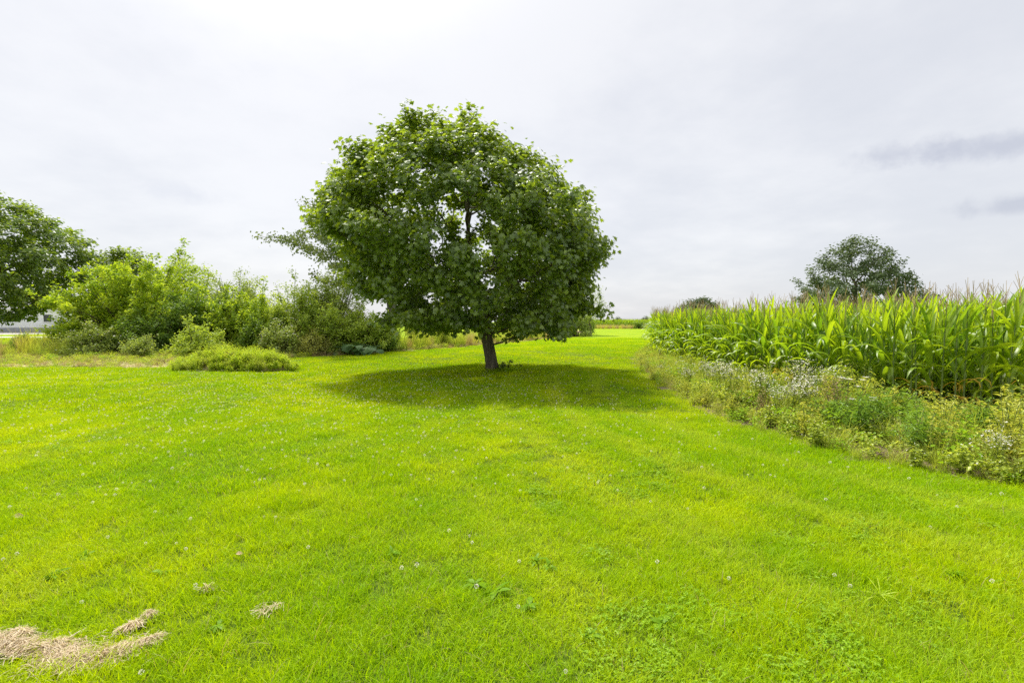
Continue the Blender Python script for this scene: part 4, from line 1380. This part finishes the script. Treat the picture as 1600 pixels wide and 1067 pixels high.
# ------------------------------------------------------------------ clippings and fallen leaves on the lawn
def clippings(name, label, pts, width, n, seed, group=None):
    """a heap of dry cut grass lying along a line"""
    rng = np.random.default_rng(seed)
    pts = np.array(pts, float)
    c0 = pts.mean(0)
    t = thing(name, label, 'clippings', (c0[0], c0[1], h1(*c0)), group=group)
    seg = np.linalg.norm(np.diff(pts, axis=0), axis=1); cum = np.concatenate([[0], np.cumsum(seg)])
    a = Acc()
    s = rng.random(n) * cum[-1]
    x = np.interp(s, cum, pts[:, 0]); y = np.interp(s, cum, pts[:, 1])
    wloc = width * (0.75 + 0.6 * np.sin(s * 17 + seed) * np.sin(s * 7.3 + 1)) * rng.choice([0.7, 1.0, 1.7], n, p=[.45, .4, .15])
    wloc = wloc * np.clip(np.minimum(s, cum[-1] - s) / 0.12, 0.25, 1)
    off = rng.normal(0, 0.55, (n, 2)) * wloc[:, None]
    x, y = x + off[:, 0], y + off[:, 1]
    hgt = 0.022 + 0.02 * np.exp(-(off ** 2).sum(1) / (wloc ** 2 * 0.35)) * np.sqrt(rng.random(n))
    th = rng.random(n) * math.pi * 2
    # strands lie combed together in locks
    th = 1.5 * np.sin(x * 9 + y * 5) + 0.5 + rng.normal(0, 0.8, n)
    L = rng.uniform(0.025, 0.1, n)
    D = np.stack([np.cos(th), np.sin(th), rng.normal(0, 0.16, n)], 1)
    S = np.stack([-np.sin(th), np.cos(th), rng.normal(0, 0.5, n)], 1) * rng.uniform(0.0009, 0.0019, n)[:, None]
    C = np.stack([x - c0[0], y - c0[1], hfun(x, y) - h1(*c0) + hgt], 1)
    bow = np.zeros((n, 3)); bow[:, 2] = rng.uniform(0, 0.014, n)
    ptsr = [C - D * L[:, None] / 2, C + bow, C + D * L[:, None] / 2]
    V = np.stack([ptsr[0] - S, ptsr[0] + S, ptsr[1] - S, ptsr[1] + S, ptsr[2] - S * .4, ptsr[2] + S * .4], 1)
    V[:, :, 2] = np.maximum(V[:, :, 2], 0.012)
    b = (np.arange(n) * 6)[:, None]
    q = np.concatenate([b + np.array([[0, 1, 3, 2]]), b + np.array([[2, 3, 5, 4]])])
    v = np.clip(0.5 + 0.33 * rng.normal(size=n), 0, 1)
    a.add(V.reshape(-1, 3), quads=q, v=np.tile(v, 2))
    o = link('strands', a.mesh('strands', M['straw']), t); o['kind'] = 'stuff'


def px_ground(px, py):
    d = CAM_H * 755 / (py - 503)
    return ((px - 800) / 755 * d, d)


def build_clippings():
    G = px_ground
    clippings('clippings_windrow', 'long pale windrow of dry grass clippings lying in the lawn', [G(-60, 1010), G(20, 1020), G(70, 1034), G(110, 1050), G(150, 1042), G(200, 1030), G(235, 1018)], 0.085, 5600, 1)
    clippings('clippings_clump', 'dry grass clump just beyond the pale windrow', [G(176, 1003), G(205, 992)], 0.055, 420, 2)
    clippings('clippings_clump', 'small dry grass tuft at the tip of the clump beyond the windrow', [G(214, 981), G(226, 978)], 0.036, 200, 3)
    clippings('clippings_clump', 'lone dry grass tuft apart from the windrow', [G(305, 941), G(320, 938)], 0.03, 130, 4)
    clippings('clippings_clump', 'thin scatter of dry clippings beside the windrow end', [G(5, 998), G(25, 1003)], 0.04, 500, 5)
    clippings('clippings_clump', 'loose dry clippings between windrow and clump', [G(60, 1020), G(85, 1018)], 0.035, 420, 6)
    clippings('clippings_clump', 'faint strewn clippings in paler grass', [G(395, 980), G(430, 965)], 0.1, 60, 7)
    rng = np.random.default_rng(70)
    for (px, py, s, lab) in ((18, 819, 0.075, 'pale dried leaf lying flat on the sunny lawn'), (367, 885, 0.05, 'small curled tan leaf on the lawn')):
        x, y = G(px, py)
        n = 6; sx = np.linspace(0, 1, n); w = 0.3 * np.array([0.05, 0.7, 1.0, 0.9, 0.5, 0.03])
        rows = []
        for i in range(n):
            c = 0.06 * math.sin(sx[i] * 5)
            rows += [(sx[i] - .5, -w[i], c + 0.18 * w[i]), (sx[i] - .5, 0, c), (sx[i] - .5, w[i], c + 0.35 * w[i])]
        q = [(3 * i + a, 3 * i + a + 1, 3 * i + a + 4, 3 * i + a + 3) for i in range(n - 1) for a in (0, 1)]
        a = Acc(); a.add(np.array(rows) * s, quads=q, v=0.7)
        a.tube(np.array([(0.5, 0, 0.03), (0.62, 0.02, 0.04), (0.72, 0.06, 0.02)]) * s, 0.01 * s, 3, v=0.3)
        tag(link('fallen_leaf', a.mesh('fallen_leaf', M['dead_leaf'], True), None, (x, y, h1(x, y) + 0.038), (0.55, 0.2, 0.3 + rng.random() * 0.8)), lab, 'leaf')


build_clippings()


# ------------------------------------------------------------------ white building beyond the big maple
def box(name, lo, hi, mat, parent):
    lo, hi = np.array(lo, float), np.array(hi, float)
    V = np.array([(x, y, z) for z in (0, 1) for y in (0, 1) for x in (0, 1)]) * (hi - lo) + lo
    q = np.array([(0, 2, 3, 1), (4, 5, 7, 6), (0, 1, 5, 4), (2, 6, 7, 3), (0, 4, 6, 2), (1, 3, 7, 5)])
    return link(name, mesh_np(name, V, [q], mat), parent)


def build_house():
    x0, x1, y0, y1 = -104.0, -66.0, 72.0, 84.0
    t = thing('white_building', 'long white sided building half hidden behind the big maple', 'building', ((x0 + x1) / 2, (y0 + y1) / 2, 0))
    ox, oy = (x0 + x1) / 2, (y0 + y1) / 2
    W, Dp = (x1 - x0) / 2, (y1 - y0) / 2
    box('wall', (-W, -Dp, 0), (W, Dp, 3.6), M['white_siding'], t)
    box('skirt', (-W - 0.04, -Dp - 0.04, -0.1), (W + 0.04, Dp + 0.04, 0.75), M['grey_band'], t)
    # siding courses
    for k in range(11):
        z = 0.8 + 0.25 * k
        box('siding', (-W - 0.03, -Dp - 0.03, z), (W + 0.03, -Dp - 0.002, z + 0.22), M['white_siding'], t)
    for sx in (-W, W):
        box('corner_board', (sx - 0.12, -Dp - 0.07, 0.76), (sx + 0.07, -Dp + 0.2, 3.59), M['white_siding'], t)
    V = np.array([(-W - .5, -Dp - .6, 3.5), (W + .5, -Dp - .6, 3.5), (W + .5, Dp + .6, 3.5), (-W - .5, Dp + .6, 3.5), (-W - .5, 0, 5.6), (W + .5, 0, 5.6)])
    a = Acc(); a.add(V, tris=[(0, 4, 3), (1, 2, 5)], quads=[(0, 1, 5, 4), (2, 3, 4, 5), (0, 3, 2, 1)])
    link('roof', a.mesh('roof', M['roof']), t)
    for wx in (-10, -3, 4, 11, 16):
        f = box('window', (wx - .7, -Dp - .09, 1.5), (wx + .7, -Dp - .035, 2.8), M['white_siding'], t)
        box('pane', (wx - .58, -Dp - .11, 1.62), (wx + .58, -Dp - .092, 2.68), M['dark_glass'], f)


build_house()



# ------------------------------------------------------------------ weeds in the turf
def build_turf_weeds():
    rng = np.random.default_rng(88)
    def blade_mesh(L, W, curve, mat):
        n = 5; q = np.linspace(0, 1, n)
        w = W * np.array([0.35, 0.9, 1.0, 0.7, 0.03])
        x = L * q; z = L * (0.35 * q - curve * q ** 2)
        V = np.concatenate([np.stack([x, -w, z + 0.15 * w], 1), np.stack([x, 0 * w, z], 1), np.stack([x, w, z + 0.15 * w], 1)])
        i = np.arange(n - 1)
        F = np.concatenate([np.stack([i, i + 1, i + n + 1, i + n], -1), np.stack([i + n, i + n + 1, i + 2 * n + 1, i + 2 * n], -1)])
        return mesh_np('leaf', V, [F], mat, np.full(len(F), rng.random()), True)
    dark = [blade_mesh(rng.uniform(0.07, 0.11), rng.uniform(0.012, 0.019), rng.uniform(0.3, 0.5), M['turf_weed']) for _ in range(4)]
    pale = [blade_mesh(rng.uniform(0.12, 0.2), rng.uniform(0.003, 0.0045), rng.uniform(0.2, 0.45), M['lime_weed']) for _ in range(4)]
    for px, py, s, near in ((742, 930, 1.2, 'one of the cluster by the dip'), (772, 944, 1.3, 'one of the cluster by the dip'), (826, 964, 1.0, 'apart from the cluster by the dip'), (610, 882, 0.9, None), (838, 886, 0.9, None), (858, 894, 0.8, None),
                            (118, 884, 1.0, None), (70, 912, 0.9, None), (245, 908, 1.0, None), (1215, 862, 0.9, None), (1040, 985, 1.1, None), (925, 1010, 0.8, None), (1500, 905, 0.9, None), (330, 1000, 0.8, None)):
        x, y = px_ground(px, py)
        lab = 'dark broad-leaved weed rosette in the lawn' + (', ' + near if near else ' away from the dip')
        t = thing('weed_rosette', lab, 'weed', (x, y, h1(x, y) + 0.02), rng.random() * 6, 'weed rosettes ' + (near or 'scattered through the lawn'))
        for k in range(11):
            link('leaf', dark[k % 4], t, (0, 0, 0.004 * (k % 3)), (rng.normal(0, .25), rng.normal(0.1, .3), k * 2.4 + rng.normal(0, .2)), s * rng.uniform(0.65, 1.05))
    x, y = px_ground(1388, 936)
    t = thing('crabgrass_tuft', 'star-shaped tuft of pale coarse grass spreading over the lawn', 'grass', (x, y, h1(x, y) + 0.03))
    for k in range(15):
        link('leaf', pale[k % 4], t, (0, 0, 0.004 * (k % 4)), (rng.normal(0, .15), rng.normal(-0.2, .25), k * 2.4 + rng.normal(0, .3)), rng.uniform(0.5, 0.85))


build_turf_weeds()
